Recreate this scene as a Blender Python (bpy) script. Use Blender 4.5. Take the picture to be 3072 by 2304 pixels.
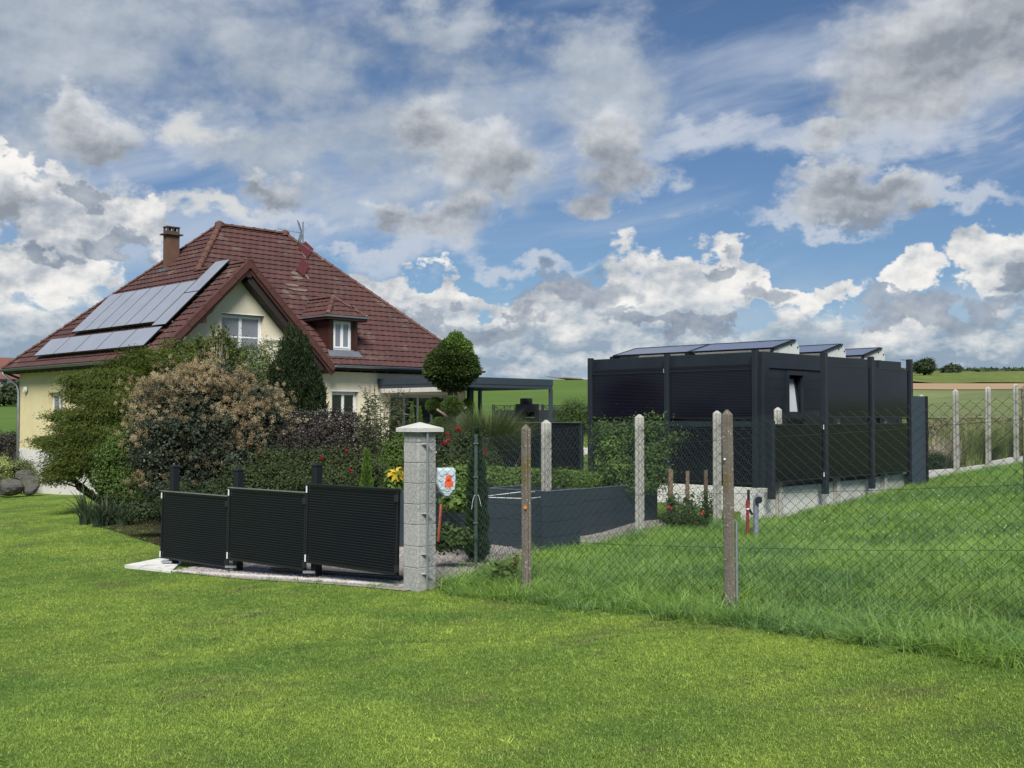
import bpy, math, random
import numpy as np
from mathutils import Vector, Matrix
for o in list(bpy.data.objects): bpy.data.objects.remove(o)
SC = bpy.context.scene
COL = SC.collection
R = math.radians
# ------------------------------------------------------------------ camera
F = 3330.0; HOR = 1252.0; CZ = 2.0
PITCH = math.atan((HOR - 1152.0) / F)
cam_d = bpy.data.cameras.new('camera'); cam = bpy.data.objects.new('camera', cam_d); COL.objects.link(cam)
cam.location = (0, 0, CZ); cam.rotation_euler = (math.pi / 2 + PITCH, 0, 0)
cam_d.sensor_width = 36.0; cam_d.lens = 36.0 * F / 3072.0
cam_d.clip_start = 0.1; cam_d.clip_end = 9000
SC.camera = cam
SC.render.resolution_x = 1024; SC.render.resolution_y = 768
# ------------------------------------------------------------------ sky, sun, exposure
SUN_EL = R(46); SUN_AZ = R(180)          # azimuth clockwise from +Y (view direction)
W = bpy.data.worlds.new('World'); SC.world = W; W.use_nodes = True
nt = W.node_tree; nt.nodes.clear()
class S:                                   # tiny expression builder over Math nodes
    def __init__(s, sock, nt_): s.s = sock; s.nt = nt_
    def _m(s, op, *a, clamp=False):
        n = s.nt.nodes.new('ShaderNodeMath'); n.operation = op; n.use_clamp = clamp
        for i, x in enumerate((s,) + a):
            if isinstance(x, S): s.nt.links.new(x.s, n.inputs[i])
            else: n.inputs[i].default_value = float(x)
        return S(n.outputs[0], s.nt)
    def __add__(s, o): return s._m('ADD', o)
    __radd__ = __add__
    def __sub__(s, o): return s._m('SUBTRACT', o)
    def __rsub__(s, o): return (s * -1.0) + o
    def __mul__(s, o): return s._m('MULTIPLY', o)
    __rmul__ = __mul__
    def __truediv__(s, o): return s._m('DIVIDE', o)
    def f(s, op, *a): return s._m(op, *a)
    def clamp(s): return s._m('ADD', 0.0, clamp=True)
    def step(s, a, b):                     # smoothstep
        n = s.nt.nodes.new('ShaderNodeMapRange'); n.interpolation_type = 'SMOOTHSTEP'
        s.nt.links.new(s.s, n.inputs[0]); n.inputs[1].default_value = a; n.inputs[2].default_value = b
        return S(n.outputs[0], s.nt)
def vscale(nt_, vec, sc, off=(0, 0, 0)):
    n = nt_.nodes.new('ShaderNodeMapping'); nt_.links.new(vec, n.inputs[0])
    n.inputs['Scale'].default_value = sc; n.inputs['Location'].default_value = off
    return n.outputs[0]
def noise(nt_, vec, scale, detail=6, rough=.55, dist=0.0, norm=True):
    n = nt_.nodes.new('ShaderNodeTexNoise'); nt_.links.new(vec, n.inputs['Vector'])
    n.inputs['Scale'].default_value = scale; n.inputs['Detail'].default_value = detail
    n.inputs['Roughness'].default_value = rough; n.inputs['Distortion'].default_value = dist
    return S(n.outputs['Fac'], nt_)
def mixc(nt_, fac, c1, c2, mode='MIX'):
    n = nt_.nodes.new('ShaderNodeMix'); n.data_type = 'RGBA'; n.blend_type = mode
    for sock, v in ((n.inputs[0], fac), (n.inputs[6], c1), (n.inputs[7], c2)):
        if isinstance(v, S): nt_.links.new(v.s, sock)
        elif isinstance(v, (int, float)): sock.default_value = v
        elif isinstance(v, (tuple, list)): sock.default_value = tuple(v)[:3] + (1,)
        else: nt_.links.new(v, sock)
    return n.outputs[2]
def sky():
    tc = nt.nodes.new('ShaderNodeTexCoord').outputs['Generated']
    sp = nt.nodes.new('ShaderNodeSeparateXYZ'); nt.links.new(tc, sp.inputs[0])
    x, y, z = (S(sp.outputs[i], nt) for i in range(3))
    az = x.f('ARCTAN2', y) * 57.2958
    el = z.f('ARCSINE') * 57.2958
    sk = nt.nodes.new('ShaderNodeTexSky'); sk.sky_type = 'NISHITA'; sk.sun_disc = False
    sk.sun_elevation = SUN_EL; sk.sun_rotation = SUN_AZ
    sk.air_density = 1.0; sk.dust_density = .5; sk.ozone_density = 3.0; sk.altitude = 300
    def D(px, py): return (math.degrees(math.atan((px - 1106) / 2398)), math.degrees(math.atan((901 - py) / 2398)))
    # shared noises on the direction sphere, each with a copy stepped towards the light
    def pair(stretch, off, sc, det, rough, dist, k):
        o2 = (off[0] - .55 * k * stretch[0], off[1], off[2] + .9 * k * stretch[2])
        return noise(nt, vscale(nt, tc, stretch, off), sc, det, rough, dist), noise(nt, vscale(nt, tc, stretch, o2), sc, det, rough, dist)
    big = noise(nt, vscale(nt, tc, (1, 1, 1.7)), 5.0, 6, .55)
    soft, softL = pair((1, 1, 1.5), (4, 2, 1), 8, 3, .5, .2, .035)
    med, medL = pair((1, 1, 1.4), (3, 1, 2), 15, 5, .56, .2, .014)
    fine, fineL = pair((1, 1, 1.3), (1, 5, 2), 38, 4, .58, .1, .005)
    relief = (soft - softL) * 1.7 + (med - medL) * 1.9 + (fine - fineL) * 1.3
    P = [None]; A = [None]
    zero = nt.nodes.new('ShaderNodeRGB'); zero.outputs[0].default_value = (0, 0, 0, 1)
    P[0] = zero.outputs[0]
    av = nt.nodes.new('ShaderNodeValue'); av.outputs[0].default_value = 0.0; A[0] = S(av.outputs[0], nt)
    def over(col, a):
        P[0] = mixc(nt, a, P[0], col); A[0] = A[0] * (1.0 - a) + a
    def warpn(sc, off, det):
        n = nt.nodes.new('ShaderNodeTexNoise'); nt.links.new(vscale(nt, tc, (1, 1, 1.3), off), n.inputs['Vector']); n.inputs['Scale'].default_value = sc; n.inputs['Detail'].default_value = det; n.inputs['Roughness'].default_value = .62
        q_ = nt.nodes.new('ShaderNodeSeparateXYZ'); nt.links.new(n.outputs['Color'], q_.inputs[0]); return S(q_.outputs[0], nt) - .5, S(q_.outputs[1], nt) - .5
    w1 = warpn(11, (3, 3, 8), 2); w2 = warpn(30, (8, 3, 3), 4)
    waz = az + w1[0] * 7.0 + w2[0] * 4.2; wel = el + w1[1] * 5.0 + w2[1] * 3.4
    waz2 = az + w1[0] * 2.6 + w2[0] * 3.4; wel2 = el + w1[1] * 1.8 + w2[1] * 3.2
    def blob(cx, cy, rx, ry):
        a, e = D(cx, cy); dx = (waz - a) * (41.9 / rx); dy = (wel - e) * (41.9 / ry)
        return 1.0 - (dx * dx + dy * dy).f('SQRT')
    def blob2(cx, cy, rx, ry):
        a, e = D(cx, cy); dx = (waz2 - a) * (41.9 / rx); dy = (wel2 - e) * (41.9 / ry)
        return 1.0 - (dx * dx + dy * dy).f('SQRT')
    def blobs2(L):
        r = blob2(*L[0])
        for b in L[1:]: r = r.f('SMOOTH_MAX', blob2(*b), .25)
        return r.f('MAXIMUM', -2.0)
    def blobs(L):
        r = blob(*L[0])
        for b in L[1:]: r = r.f('SMOOTH_MAX', blob(*b), .15)
        return r.f('MAXIMUM', -2.0)
    def vec(x_, y_, z_=None):
        cb = nt.nodes.new('ShaderNodeCombineXYZ'); nt.links.new(x_.s, cb.inputs[0]); nt.links.new(y_.s, cb.inputs[1]); return cb.outputs[0]
    # 1: thin streaky high cloud, rising gently to the right
    sx_ = az * .97 + el * .26; sy_ = el * .97 - az * .22
    bend = noise(nt, vec(az * .05, el * .05), 1.0, 3) * 5.0
    c1 = noise(nt, vec(sx_ * .05, (sy_ + bend) * .26), 1.0, 6, .60, .3); c2 = noise(nt, vec(sx_ * .022 + 7.0, (sy_ + bend) * .16), 1.0, 5, .62, .5)
    ca = (c1 * .55 + c2 * .6).step(.50, .76)
    over(mixc(nt, c1, (.46, .55, .70), (.66, .72, .82)), ca * .72 * el.step(-1.0, 3.0))
    hz = blobs([(1800, 330, 420, 60), (2100, 470, 260, 34), (1560, 300, 300, 60), (800, 545, 150, 22), (1150, 585, 230, 26), (1750, 480, 260, 26), (430, 300, 190, 90), (560, 475, 260, 34), (900, 560, 190, 60)])
    over((.66, .71, .79), (hz * .9 + (c1 - .5) * 2.0 + (fine - .5) * .5).step(.05, .75) * .75)
    # 2: the broad grey sheet high on the left, thinning to the right; noise alone elsewhere
    sheet = blobs([(60, 80, 620, 300), (560, 150, 420, 200), (900, 260, 330, 200), (1300, 170, 200, 130), (120, 330, 260, 130), (600, 330, 300, 90), (960, 60, 200, 90), (1050, 380, 160, 90)])
    amb = el.step(20.0, 34.0) * .50 + az.f('ABSOLUTE').step(26.0, 42.0) * .25
    sa = (sheet * .85 + (big - .5) * 1.5 + (med - .5) * .9 + (fine - .5) * .35 + amb - .06).step(-.16, .62)
    s_col = mixc(nt, (relief * .55 + (big - .5) * 1.4 + (med - .5) * .5 + .45).clamp(), (.33, .395, .48), (.66, .71, .77))
    over(s_col, sa * .86)
    wl2 = blobs([(230, 470, 210, 60), (470, 465, 260, 42), (400, 300, 130, 60)])
    over((.80, .80, .77), (wl2 * .8 + (med - .5) * 1.6 + (fine - .5) * .8).step(.05, .65) * .8)
    # 3: horizon bank: bright heaped cumulus tops over grey layered bases
    top = (noise(nt, vscale(nt, tc, (1, 1, .2), (9, 4, 0)), 4.2, 3, .5) - .5) * 8.0
    lobes = blobs([(1420, 650, 170, 90), (1490, 590, 150, 75), (1590, 620, 90, 60), (1560, 560, 60, 34), (1950, 600, 78, 60), (2160, 600, 90, 75), (1010, 670, 80, 36), (1160, 640, 50, 24), (850, 630, 90, 46), (960, 660, 90, 40), (60, 610, 160, 80), (150, 580, 90, 70), (40, 560, 60, 30), (1720, 640, 130, 40), (230, 500, 170, 55), (20, 440, 90, 60), (1200, 680, 140, 55), (2330, 620, 160, 110), (-150, 600, 160, 130), (-420, 640, 180, 110), (2600, 650, 150, 80)])
    base = (5.4 - wel + top * .25) * .22
    field = base.f('SMOOTH_MAX', lobes * .95, .2)
    bank = (field + (med - .5) * .9 + (fine - .5) * .38)
    ba = bank.step(-.03, .17)
    lay = noise(nt, vscale(nt, tc, (1, 1, 3.0), (2, 9, 0)), 13, 5, .58, .3)
    low = (6.0 - el) * .26 + (lay - .5) * 2.4 + (big - .5) * .8
    puf = noise(nt, vscale(nt, tc, (1, 1, 1.9), (5, 3, 1)), 30, 4, .58, .3)
    b_lit = mixc(nt, (relief * .95 + .60 + (puf - .5) * .8 + (soft - .5) * .9 - (bank - .30).f('MAXIMUM', 0.0) * .45).step(-.15, 1.15), (.40, .46, .54), (1.08, 1.05, 1.0))
    b_low = mixc(nt, (relief * 1.2 + (lay - .5) * 2.0 + (puf - .5) * 1.6 + .30).clamp(), (.32, .42, .53), (.84, .86, .86))
    b_col = mixc(nt, low.step(-.05, .55), b_lit, b_low)
    over(b_col, ba * el.step(-2.0, .3) * .97)
    gap = noise(nt, vscale(nt, tc, (1, 1, 7), (2, 2, 7)), 6, 6, .6)
    over((.30, .44, .62), (gap.step(.54, .66)) * (4.6 - el).step(0.0, 2.0) * el.step(-.5, .6) * .55)
    # dark scud in front of the bank
    scud = blobs([(1500, 560, 60, 26), (1210, 640, 130, 50), (1000, 690, 180, 30), (1680, 640, 90, 40), (2030, 690, 150, 34), (1450, 700, 200, 22), (140, 560, 60, 22), (220, 450, 50, 26), (30, 480, 60, 30), (270, 540, 80, 30), (1900, 660, 70, 26), (2200, 640, 50, 26)])
    sc_a = (scud * .9 + (med - .5) * 1.3 + (fine - .5) * .7).step(.0, .34)
    over(mixc(nt, (relief * .9 + .4).clamp(), (.225, .275, .36), (.50, .56, .64)), sc_a * .85)
    # 4: nearer grey cumulus, each where it stood: thin pale rims, denser grey bodies, darker undersides
    near_l = [(2080, 130, 290, 160), (1960, 210, 190, 110), (2010, 160, 160, 110), (1870, 250, 100, 66), (1800, 310, 60, 40), (2200, 20, 120, 90), (2260, 170, 130, 60),
                  (1840, 452, 155, 56), (1815, 400, 90, 46), (1900, 420, 80, 40), (1990, 470, 40, 20),
                  (1000, 310, 175, 80), (920, 270, 90, 60), (1100, 340, 100, 50), (1320, 300, 80, 90), (1340, 380, 125, 62), (1290, 430, 80, 40),
                  (960, 485, 115, 56), (1025, 440, 62, 46), (860, 460, 80, 34), (200, 330, 120, 75), (140, 280, 70, 55), (600, 430, 90, 42), (560, 400, 40, 30), (20, 470, 70, 50), (-300, 200, 200, 90), (2700, 260, 200, 90)]
    near = blobs2(near_l)
    na = (near * 1.15 + (soft - .5) * .7 + (med - .5) * .75 + (fine - .5) * .35)
    body = na.step(.08, .75); under = blobs2([(c[0], c[1] + c[3] * .55, c[2] * 1.05, c[3] * .85) for c in near_l])
    shade = ((relief * .62 + .84 - body * .14 - under.step(-.35, 1.0) * .52 + (soft - .5) * .55 + (med - .5) * .35).f('MAXIMUM', .03)).clamp()
    over(mixc(nt, shade, (.29, .325, .375), (.76, .79, .83)), na.step(-.08, .60) * .96)
    b1 = nt.nodes.new('ShaderNodeBackground'); nt.links.new(mixc(nt, 1.0, sk.outputs[0], SKY_TINT, 'MULTIPLY'), b1.inputs[0])
    nt.links.new(((1.0 - A[0]) * SKY_STR).s, b1.inputs[1])
    b2 = nt.nodes.new('ShaderNodeBackground'); nt.links.new(P[0], b2.inputs[0]); b2.inputs[1].default_value = CLOUD_STR
    ad = nt.nodes.new('ShaderNodeAddShader'); nt.links.new(b1.outputs[0], ad.inputs[0]); nt.links.new(b2.outputs[0], ad.inputs[1])
    out = nt.nodes.new('ShaderNodeOutputWorld'); nt.links.new(ad.outputs[0], out.inputs[0])
W.cycles.sampling_method = 'MANUAL'; W.cycles.sample_map_resolution = 256
SKY_STR = .05; CLOUD_STR = .50; SKY_TINT = (.66, .76, .88)
sky()
sun_d = bpy.data.lights.new('sun', 'SUN'); sun = bpy.data.objects.new('sun', sun_d); COL.objects.link(sun)
sun_d.energy = 3.5; sun_d.angle = R(28); sun_d.color = (1.0, .95, .87)
sd = Vector((math.sin(SUN_AZ) * math.cos(SUN_EL), math.cos(SUN_AZ) * math.cos(SUN_EL), math.sin(SUN_EL)))
sun.rotation_euler = sd.to_track_quat('Z', 'Y').to_euler()
VS = SC.view_settings; VS.view_transform = 'Standard'; VS.look = 'None'; VS.gamma = 1; VS.exposure = 0.85; VS.use_curve_mapping = False
SC.cycles.max_bounces = 6; SC.cycles.transparent_max_bounces = 12
# ------------------------------------------------------------------ helpers
rng = np.random.default_rng(7)
def ray(px, row):
    x = (px - 1536) / F; y = (1152 - row) / F
    return Vector((x, math.cos(PITCH) - y * math.sin(PITCH), math.sin(PITCH) + y * math.cos(PITCH)))
def at(px, row, Y):
    d = ray(px, row); return Vector((0, 0, CZ)) + d * (Y / d.y)
U = Vector((.70711, .70711, 0)); V = Vector((-.70711, .70711, 0))
def hit(px, row, p0, n):
    d = ray(px, row); c = Vector((0, 0, CZ)); t = (Vector(p0) - c).dot(n) / d.dot(n); return c + d * t
class Frame:                                # rotated 45 deg: local x runs back-right, local y back-left
    def __init__(s, x, y): s.o = Vector((x, y, 0))
    def loc(s, p): d = p - s.o; return Vector((d.dot(U), d.dot(V), d.z))
    def onb(s, px, row, b): return s.loc(hit(px, row, s.o + V * b, V))      # vertical plane y'=b
    def ona(s, px, row, a): return s.loc(hit(px, row, s.o + U * a, U))
    def world(s, a, b, z): return s.o + U * a + V * b + Vector((0, 0, z))
def sstep(a, b, x): t = np.clip((x - a) / (b - a), 0, 1); return t * t * (3 - 2 * t)
_r = [-.62, -.46, -.3, -.12, .0, .08, .2, .33, .40, .47, .62]
_Y = [40, 60, 90, 150, 250, 400, 700, 1400, 4000]
_rows = [  # picture row of the land at each bearing and distance
 [1440, 1440, 1400, 1340, 1330, 1330, 1325, 1320, 1318, 1315, 1315],
 [1315, 1315, 1300, 1275, 1262, 1258, 1256, 1262, 1262, 1262, 1262],
 [1250, 1248, 1240, 1215, 1200, 1198, 1200, 1206, 1206, 1206, 1206],
 [1200, 1200, 1195, 1155, 1141, 1139, 1150, 1170, 1171, 1170, 1170],
 [1176, 1176, 1172, 1160, 1152, 1148, 1146, 1148, 1149, 1149, 1150],
 [1165, 1165, 1165, 1165, 1160, 1150, 1136, 1121, 1119, 1120, 1120],
 [1160, 1160, 1162, 1168, 1165, 1158, 1145, 1135, 1134, 1134, 1134],
 [1165, 1165, 1168, 1172, 1170, 1165, 1160, 1155, 1153, 1153, 1153],
 [1200, 1200, 1200, 1200, 1200, 1200, 1200, 1200, 1200, 1200, 1200]]
_rows = np.array(_rows, float)
def ground(X, Y):
    X = np.asarray(X, float); Y = np.asarray(Y, float)
    wl = np.maximum(-X, 0)
    up = np.interp(X, [0, 1.5, 2.3, 3.8, 5.4, 8.4, 11.2, 14, 30], [-.02, -.05, .05, .05, -.03, .26, .46, .64, 1.0]); kk = sstep(12, 17, Y)
    near = np.where(X > 0, (.065 * np.minimum(X, 14) + .02 * np.maximum(X - 14, 0)) * (1 - kk) + up * kk, np.interp(wl, [.9, 2.5, 3.9, 5.1, 7.5], [0, -.11, -.21, -.28, -.34]) - .51 * sstep(6.5, 20, wl))
    inner = sstep(-9.5, -7.0, X) * sstep(24, 34, Y)
    near = near * (1 - inner) + inner * np.maximum(near, .62)
    r = np.clip(X / np.maximum(Y, 1.0), -.62, .62)
    ly = np.log(np.clip(Y, 40, 4000)); L = np.log(_Y)
    i = np.clip(np.searchsorted(L, ly) - 1, 0, len(L) - 2); t = (ly - L[i]) / (L[i + 1] - L[i])
    rr = np.array(_r); j = np.clip(np.searchsorted(rr, r) - 1, 0, len(rr) - 2); q = (r - rr[j]) / (rr[j + 1] - rr[j])
    q = q * q * (3 - 2 * q)
    row = (_rows[i, j] * (1 - q) + _rows[i, j + 1] * q) * (1 - t) + (_rows[i + 1, j] * (1 - q) + _rows[i + 1, j + 1] * q) * t
    far = 2 + (HOR - row) / F * np.clip(Y, 40, 4000)
    k = sstep(43, 60, Y)
    z = near * (1 - k) + far * k
    z = z + .018 * np.sin(X * 1.3 + Y * .7) * np.sin(Y * .9 - X * .4) * (1 - k)
    return z
def g(x, y): return float(ground(x, y))
def gpix(px, row):                            # where a picture point meets the ground
    d = ray(px, row); lo, hi = 2.0, 300.0
    f = lambda Y: CZ + d.z / d.y * Y - g(d.x / d.y * Y, Y)
    Y = lo
    while Y < hi and f(Y) > 0: Y *= 1.01
    a, b = Y / 1.01, Y
    for _ in range(25):
        m = (a + b) / 2
        if f(m) > 0: a = m
        else: b = m
    return Vector((d.x / d.y * a, a, g(d.x / d.y * a, a)))
def link(o, parent=None):
    COL.objects.link(o)
    if parent is not None: o.parent = parent
    return o
def tag(o, label=None, cat=None, group=None, kind=None):
    if label: o['label'] = label
    if cat: o['category'] = cat
    if group: o['group'] = group
    if kind: o['kind'] = kind
    return o
def empty(name, loc, rz=0.0, label=None, cat=None, group=None, parent=None):
    o = bpy.data.objects.new(name, None); o.empty_display_size = .3
    o.location = loc; o.rotation_euler = (0, 0, rz); link(o, parent)
    return tag(o, label, cat, group)
class MB:
    def __init__(s): s.v = []; s.f = []
    def add(s, vs, fs):
        n = len(s.v); s.v += [tuple(p) for p in vs]; s.f += [tuple(i + n for i in f) for f in fs]; return s
    def box(s, x0, x1, y0, y1, z0, z1):
        return s.add([(x0, y0, z0), (x1, y0, z0), (x1, y1, z0), (x0, y1, z0), (x0, y0, z1), (x1, y0, z1), (x1, y1, z1), (x0, y1, z1)],
                     [(0, 3, 2, 1), (4, 5, 6, 7), (0, 1, 5, 4), (1, 2, 6, 5), (2, 3, 7, 6), (3, 0, 4, 7)])
    def bbox(s, x0, x1, y0, y1, z0, z1, c=.01):     # box with chamfered vertical and top edges
        p = lambda d, z: [(x0 + d, y0, z), (x1 - d, y0, z), (x1, y0 + d, z), (x1, y1 - d, z), (x1 - d, y1, z), (x0 + d, y1, z), (x0, y1 - d, z), (x0, y0 + d, z)]
        def q(z): return [(x0 + c * 1.5, y0 + c, z), (x1 - c * 1.5, y0 + c, z), (x1 - c, y0 + c * 1.5, z), (x1 - c, y1 - c * 1.5, z), (x1 - c * 1.5, y1 - c, z), (x0 + c * 1.5, y1 - c, z), (x0 + c, y1 - c * 1.5, z), (x0 + c, y0 + c * 1.5, z)]
        vs = p(c, z0) + p(c, z1 - c) + q(z1)
        fs = [tuple(range(7, -1, -1)), tuple(range(16, 24))]
        for k in (0, 8):
            for i in range(8): j = (i + 1) % 8; fs.append((k + i, k + j, k + 8 + j, k + 8 + i))
        return s.add(vs, fs)
    def prism(s, pts, off):
        n = len(pts); off = Vector(off); a = [Vector(p) for p in pts]; b = [p + off for p in a]
        return s.add(a + b, [tuple(range(n - 1, -1, -1)), tuple(range(n, 2 * n))] + [(i, (i + 1) % n, n + (i + 1) % n, n + i) for i in range(n)])
    def tube(s, pts, r, n=6, cap=True):
        pts = [Vector(p) for p in pts]; rs = r if isinstance(r, (list, tuple)) else [r] * len(pts)
        vs = []; ref = None
        for i, p in enumerate(pts):
            d = (pts[min(i + 1, len(pts) - 1)] - pts[max(i - 1, 0)]).normalized()
            if ref is None: ref = d.orthogonal().normalized()
            ref = (ref - d * ref.dot(d)).normalized(); w = d.cross(ref)
            for k in range(n):
                a = 2 * math.pi * k / n; vs.append(p + (ref * math.cos(a) + w * math.sin(a)) * rs[i])
        fs = [(i * n + k, i * n + (k + 1) % n, (i + 1) * n + (k + 1) % n, (i + 1) * n + k) for i in range(len(pts) - 1) for k in range(n)]
        if cap: fs += [tuple(range(n - 1, -1, -1)), tuple(range((len(pts) - 1) * n, len(pts) * n))]
        return s.add(vs, fs)
    def bar(s, p, q, w, h, up=(0, 0, 1)):           # rectangular bar from p to q
        p = Vector(p); q = Vector(q); d = (q - p).normalized(); up = Vector(up)
        sx = d.cross(up).normalized() * (w / 2); sz = sx.cross(d).normalized() * (h / 2)
        vs = [p - sx - sz, p + sx - sz, p + sx + sz, p - sx + sz, q - sx - sz, q + sx - sz, q + sx + sz, q - sx + sz]
        return s.add(vs, [(0, 1, 2, 3), (7, 6, 5, 4), (0, 4, 5, 1), (1, 5, 6, 2), (2, 6, 7, 3), (3, 7, 4, 0)])
    def build(s, name, m, parent=None, smooth=False):
        me = bpy.data.meshes.new(name); me.from_pydata(s.v, [], s.f)
        import bmesh
        bm = bmesh.new(); bm.from_mesh(me); bmesh.ops.recalc_face_normals(bm, faces=bm.faces); bm.to_mesh(me); bm.free()
        if smooth: me.polygons.foreach_set('use_smooth', [True] * len(me.polygons))
        me.materials.append(M[m] if isinstance(m, str) else m)
        return link(bpy.data.objects.new(name, me), parent)
def arrmesh(name, v, f, m, parent=None, smooth=False, do_link=True):
    v = np.asarray(v, np.float32); f = np.asarray(f, np.int32); k = f.shape[1]
    me = bpy.data.meshes.new(name); me.vertices.add(len(v)); me.vertices.foreach_set('co', v.ravel())
    me.loops.add(f.size); me.loops.foreach_set('vertex_index', f.ravel())
    me.polygons.add(len(f)); me.polygons.foreach_set('loop_start', np.arange(len(f), dtype=np.int32) * k)
    if smooth: me.polygons.foreach_set('use_smooth', np.ones(len(f), bool))
    me.update(calc_edges=True); me.validate()
    me.materials.append(M[m] if isinstance(m, str) else m)
    o = bpy.data.objects.new(name, me)
    if do_link: link(o, parent)
    return o
# ------------------------------------------------------------------ materials
M = {}
def mat(name, c1, c2=None, rough=.6, scale=4.0, bump=0.0, bscale=None, spec=.5, metal=0.0, contrast=1.0, c3=None, s3=1.0, t3=(.55, .7), detail=6, stretch=(1, 1, 1), coord='Object', trans=0.0, rnd=0.0, obj_rnd=0.0, coat=0.0, bdist=.02):
    m = bpy.data.materials.new(name); m.use_nodes = True; t = m.node_tree; b = t.nodes['Principled BSDF']
    tc = t.nodes.new('ShaderNodeTexCoord').outputs['Object'] if coord == 'Object' else t.nodes.new('ShaderNodeNewGeometry').outputs['Position']
    vec = vscale(t, tc, stretch)
    c2 = c2 or tuple(x * .75 for x in c1)
    n1 = noise(t, vec, scale, detail, .6)
    fac = ((n1 - .5) * (2.2 * contrast) + .5).clamp()
    if rnd:
        gi = S(t.nodes.new('ShaderNodeNewGeometry').outputs['Random Per Island'], t)
        fac = (fac * (1 - rnd) + gi * rnd).clamp()
    if obj_rnd:
        oi = S(t.nodes.new('ShaderNodeObjectInfo').outputs['Random'], t)
        fac = (fac * (1 - obj_rnd) + oi * obj_rnd).clamp()
    col = mixc(t, fac, c1, c2)
    if c3:
        n3 = noise(t, vec, s3, 7, .65)
        col = mixc(t, n3.step(*t3), col, c3)
    t.links.new(col, b.inputs['Base Color'])
    b.inputs['Roughness'].default_value = rough; b.inputs['Metallic'].default_value = metal
    b.inputs['Specular IOR Level'].default_value = spec
    if coat: b.inputs['Coat Weight'].default_value = coat; b.inputs['Coat Roughness'].default_value = .08
    if bump:
        nb = noise(t, vec, bscale or scale * 4, 8, .6); bn = t.nodes.new('ShaderNodeBump'); bn.inputs['Strength'].default_value = bump
        bn.inputs['Distance'].default_value = bdist; t.links.new(nb.s, bn.inputs['Height']); t.links.new(bn.outputs[0], b.inputs['Normal'])
    if trans:
        tr = t.nodes.new('ShaderNodeBsdfTranslucent'); t.links.new(col, tr.inputs[0])
        mx = t.nodes.new('ShaderNodeMixShader'); mx.inputs[0].default_value = trans
        t.links.new(b.outputs[0], mx.inputs[1]); t.links.new(tr.outputs[0], mx.inputs[2]); t.links.new(mx.outputs[0], t.nodes['Material Output'].inputs[0])
    M[name] = m; return m
mat('cream_render', (.68, .63, .50), (.56, .515, .395), .9, 1.0, .25, 60, .1, c3=(.50, .46, .34), s3=.6, t3=(.62, .85))
mat('yellow_render', (.62, .55, .33), (.55, .48, .28), .9, 1.2, .25, 60, .1, c3=(.46, .40, .25), s3=.6, t3=(.6, .85))
mat('plinth_white', (.62, .61, .58), (.52, .51, .49), .9, 1.5, .25, 50, .1, c3=(.36, .35, .33), s3=.9, t3=(.58, .8))
mat('tile', (.098, .045, .040), (.055, .029, .028), .75, 1.1, .5, 40, .3, c3=(.155, .12, .10), s3=1.3, t3=(.53, .76), obj_rnd=.35, coord='World')
mat('tile_mass', (.098, .045, .040), (.055, .029, .028), .75, 1.1, .5, 40, .3, c3=(.155, .12, .10), s3=1.3, t3=(.53, .76), rnd=.35, coord='World')
mat('ridge_tile', (.118, .056, .043), (.075, .037, .031), .75, 2, .4, 40, .3, obj_rnd=.4, c3=(.22, .17, .12), s3=3, t3=(.55, .75), coord='World')
mat('rake_tile', (.090, .034, .028), (.060, .025, .021), .6, 2, .3, 30, .4, obj_rnd=.3)
mat('brown_wood', (.055, .020, .016), (.03, .012, .010), .5, 6, .3, 30, .4, stretch=(1, 1, 1))
mat('dark_timber', (.022, .014, .012), (.012, .008, .007), .7, 6)
mat('zinc', (.25, .28, .31), (.17, .19, .22), .45, 3, .1, 20, .5, metal=.6)
mat('white_pvc', (.74, .75, .76), (.68, .69, .71), .35, 2)
mat('chimney_render', (.13, .075, .055), (.09, .052, .04), .9, 4, .3, 40, .2)
mat('chimney_cap', (.085, .055, .042), (.05, .035, .03), .9, 6, .3, 40)
mat('red_metal', (.085, .016, .018), (.06, .013, .015), .45, 4, 0, None, .5)
mat('mortar', (.20, .165, .14), (.11, .075, .06), .95, 12, .5, 50, .1)
mat('anthracite', (.017, .023, .031), (.011, .015, .021), .45, 1.5, .05, 30, .4)
mat('anthracite_flat', (.032, .045, .060), (.026, .038, .052), .5, 1.5, 0, None, .4)
mat('black_post', (.008, .009, .012), (.006, .007, .009), .45, 5, .08, 60, .4)
mat('pv_frame', (.010, .010, .013), (.007, .007, .009), .35, 5)
mat('alu', (.45, .46, .48), (.33, .34, .36), .35, 8, metal=.8)
mat('galvanised', (.30, .33, .35), (.22, .25, .27), .45, 30, metal=.6)
mat('white_plate', (.56, .59, .57), (.44, .47, .45), .5, 5, .1, 20)
mat('concrete_block', (.43, .435, .425), (.25, .255, .25), .95, 34, 1.0, 130, .1, contrast=2.0, c3=(.17, .165, .15), s3=3.5, t3=(.55, .78), detail=9, obj_rnd=.25, coord='World', bdist=.012)
mat('concrete_cap', (.52, .525, .50), (.42, .42, .40), .9, 6, .4, 90, .1, c3=(.30, .30, .26), s3=6, t3=(.58, .75))
mat('mortar_joint', (.19, .19, .185), (.13, .13, .125), .95, 30, .5, 90)
mat('grey_post', (.44, .44, .40), (.31, .31, .28), .92, 9, .5, 70, .1, c3=(.20, .19, .15), s3=7, t3=(.55, .72), obj_rnd=.2)
mat('white_wall', (.66, .66, .63), (.56, .56, .54), .9, 1.6, .3, 40, .1, c3=(.42, .41, .37), s3=2.2, t3=(.56, .8))
mat('kerb_white', (.68, .68, .66), (.50, .50, .48), .95, 3, .5, 50, .1, c3=(.24, .25, .19), s3=4, t3=(.5, .72))
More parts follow.
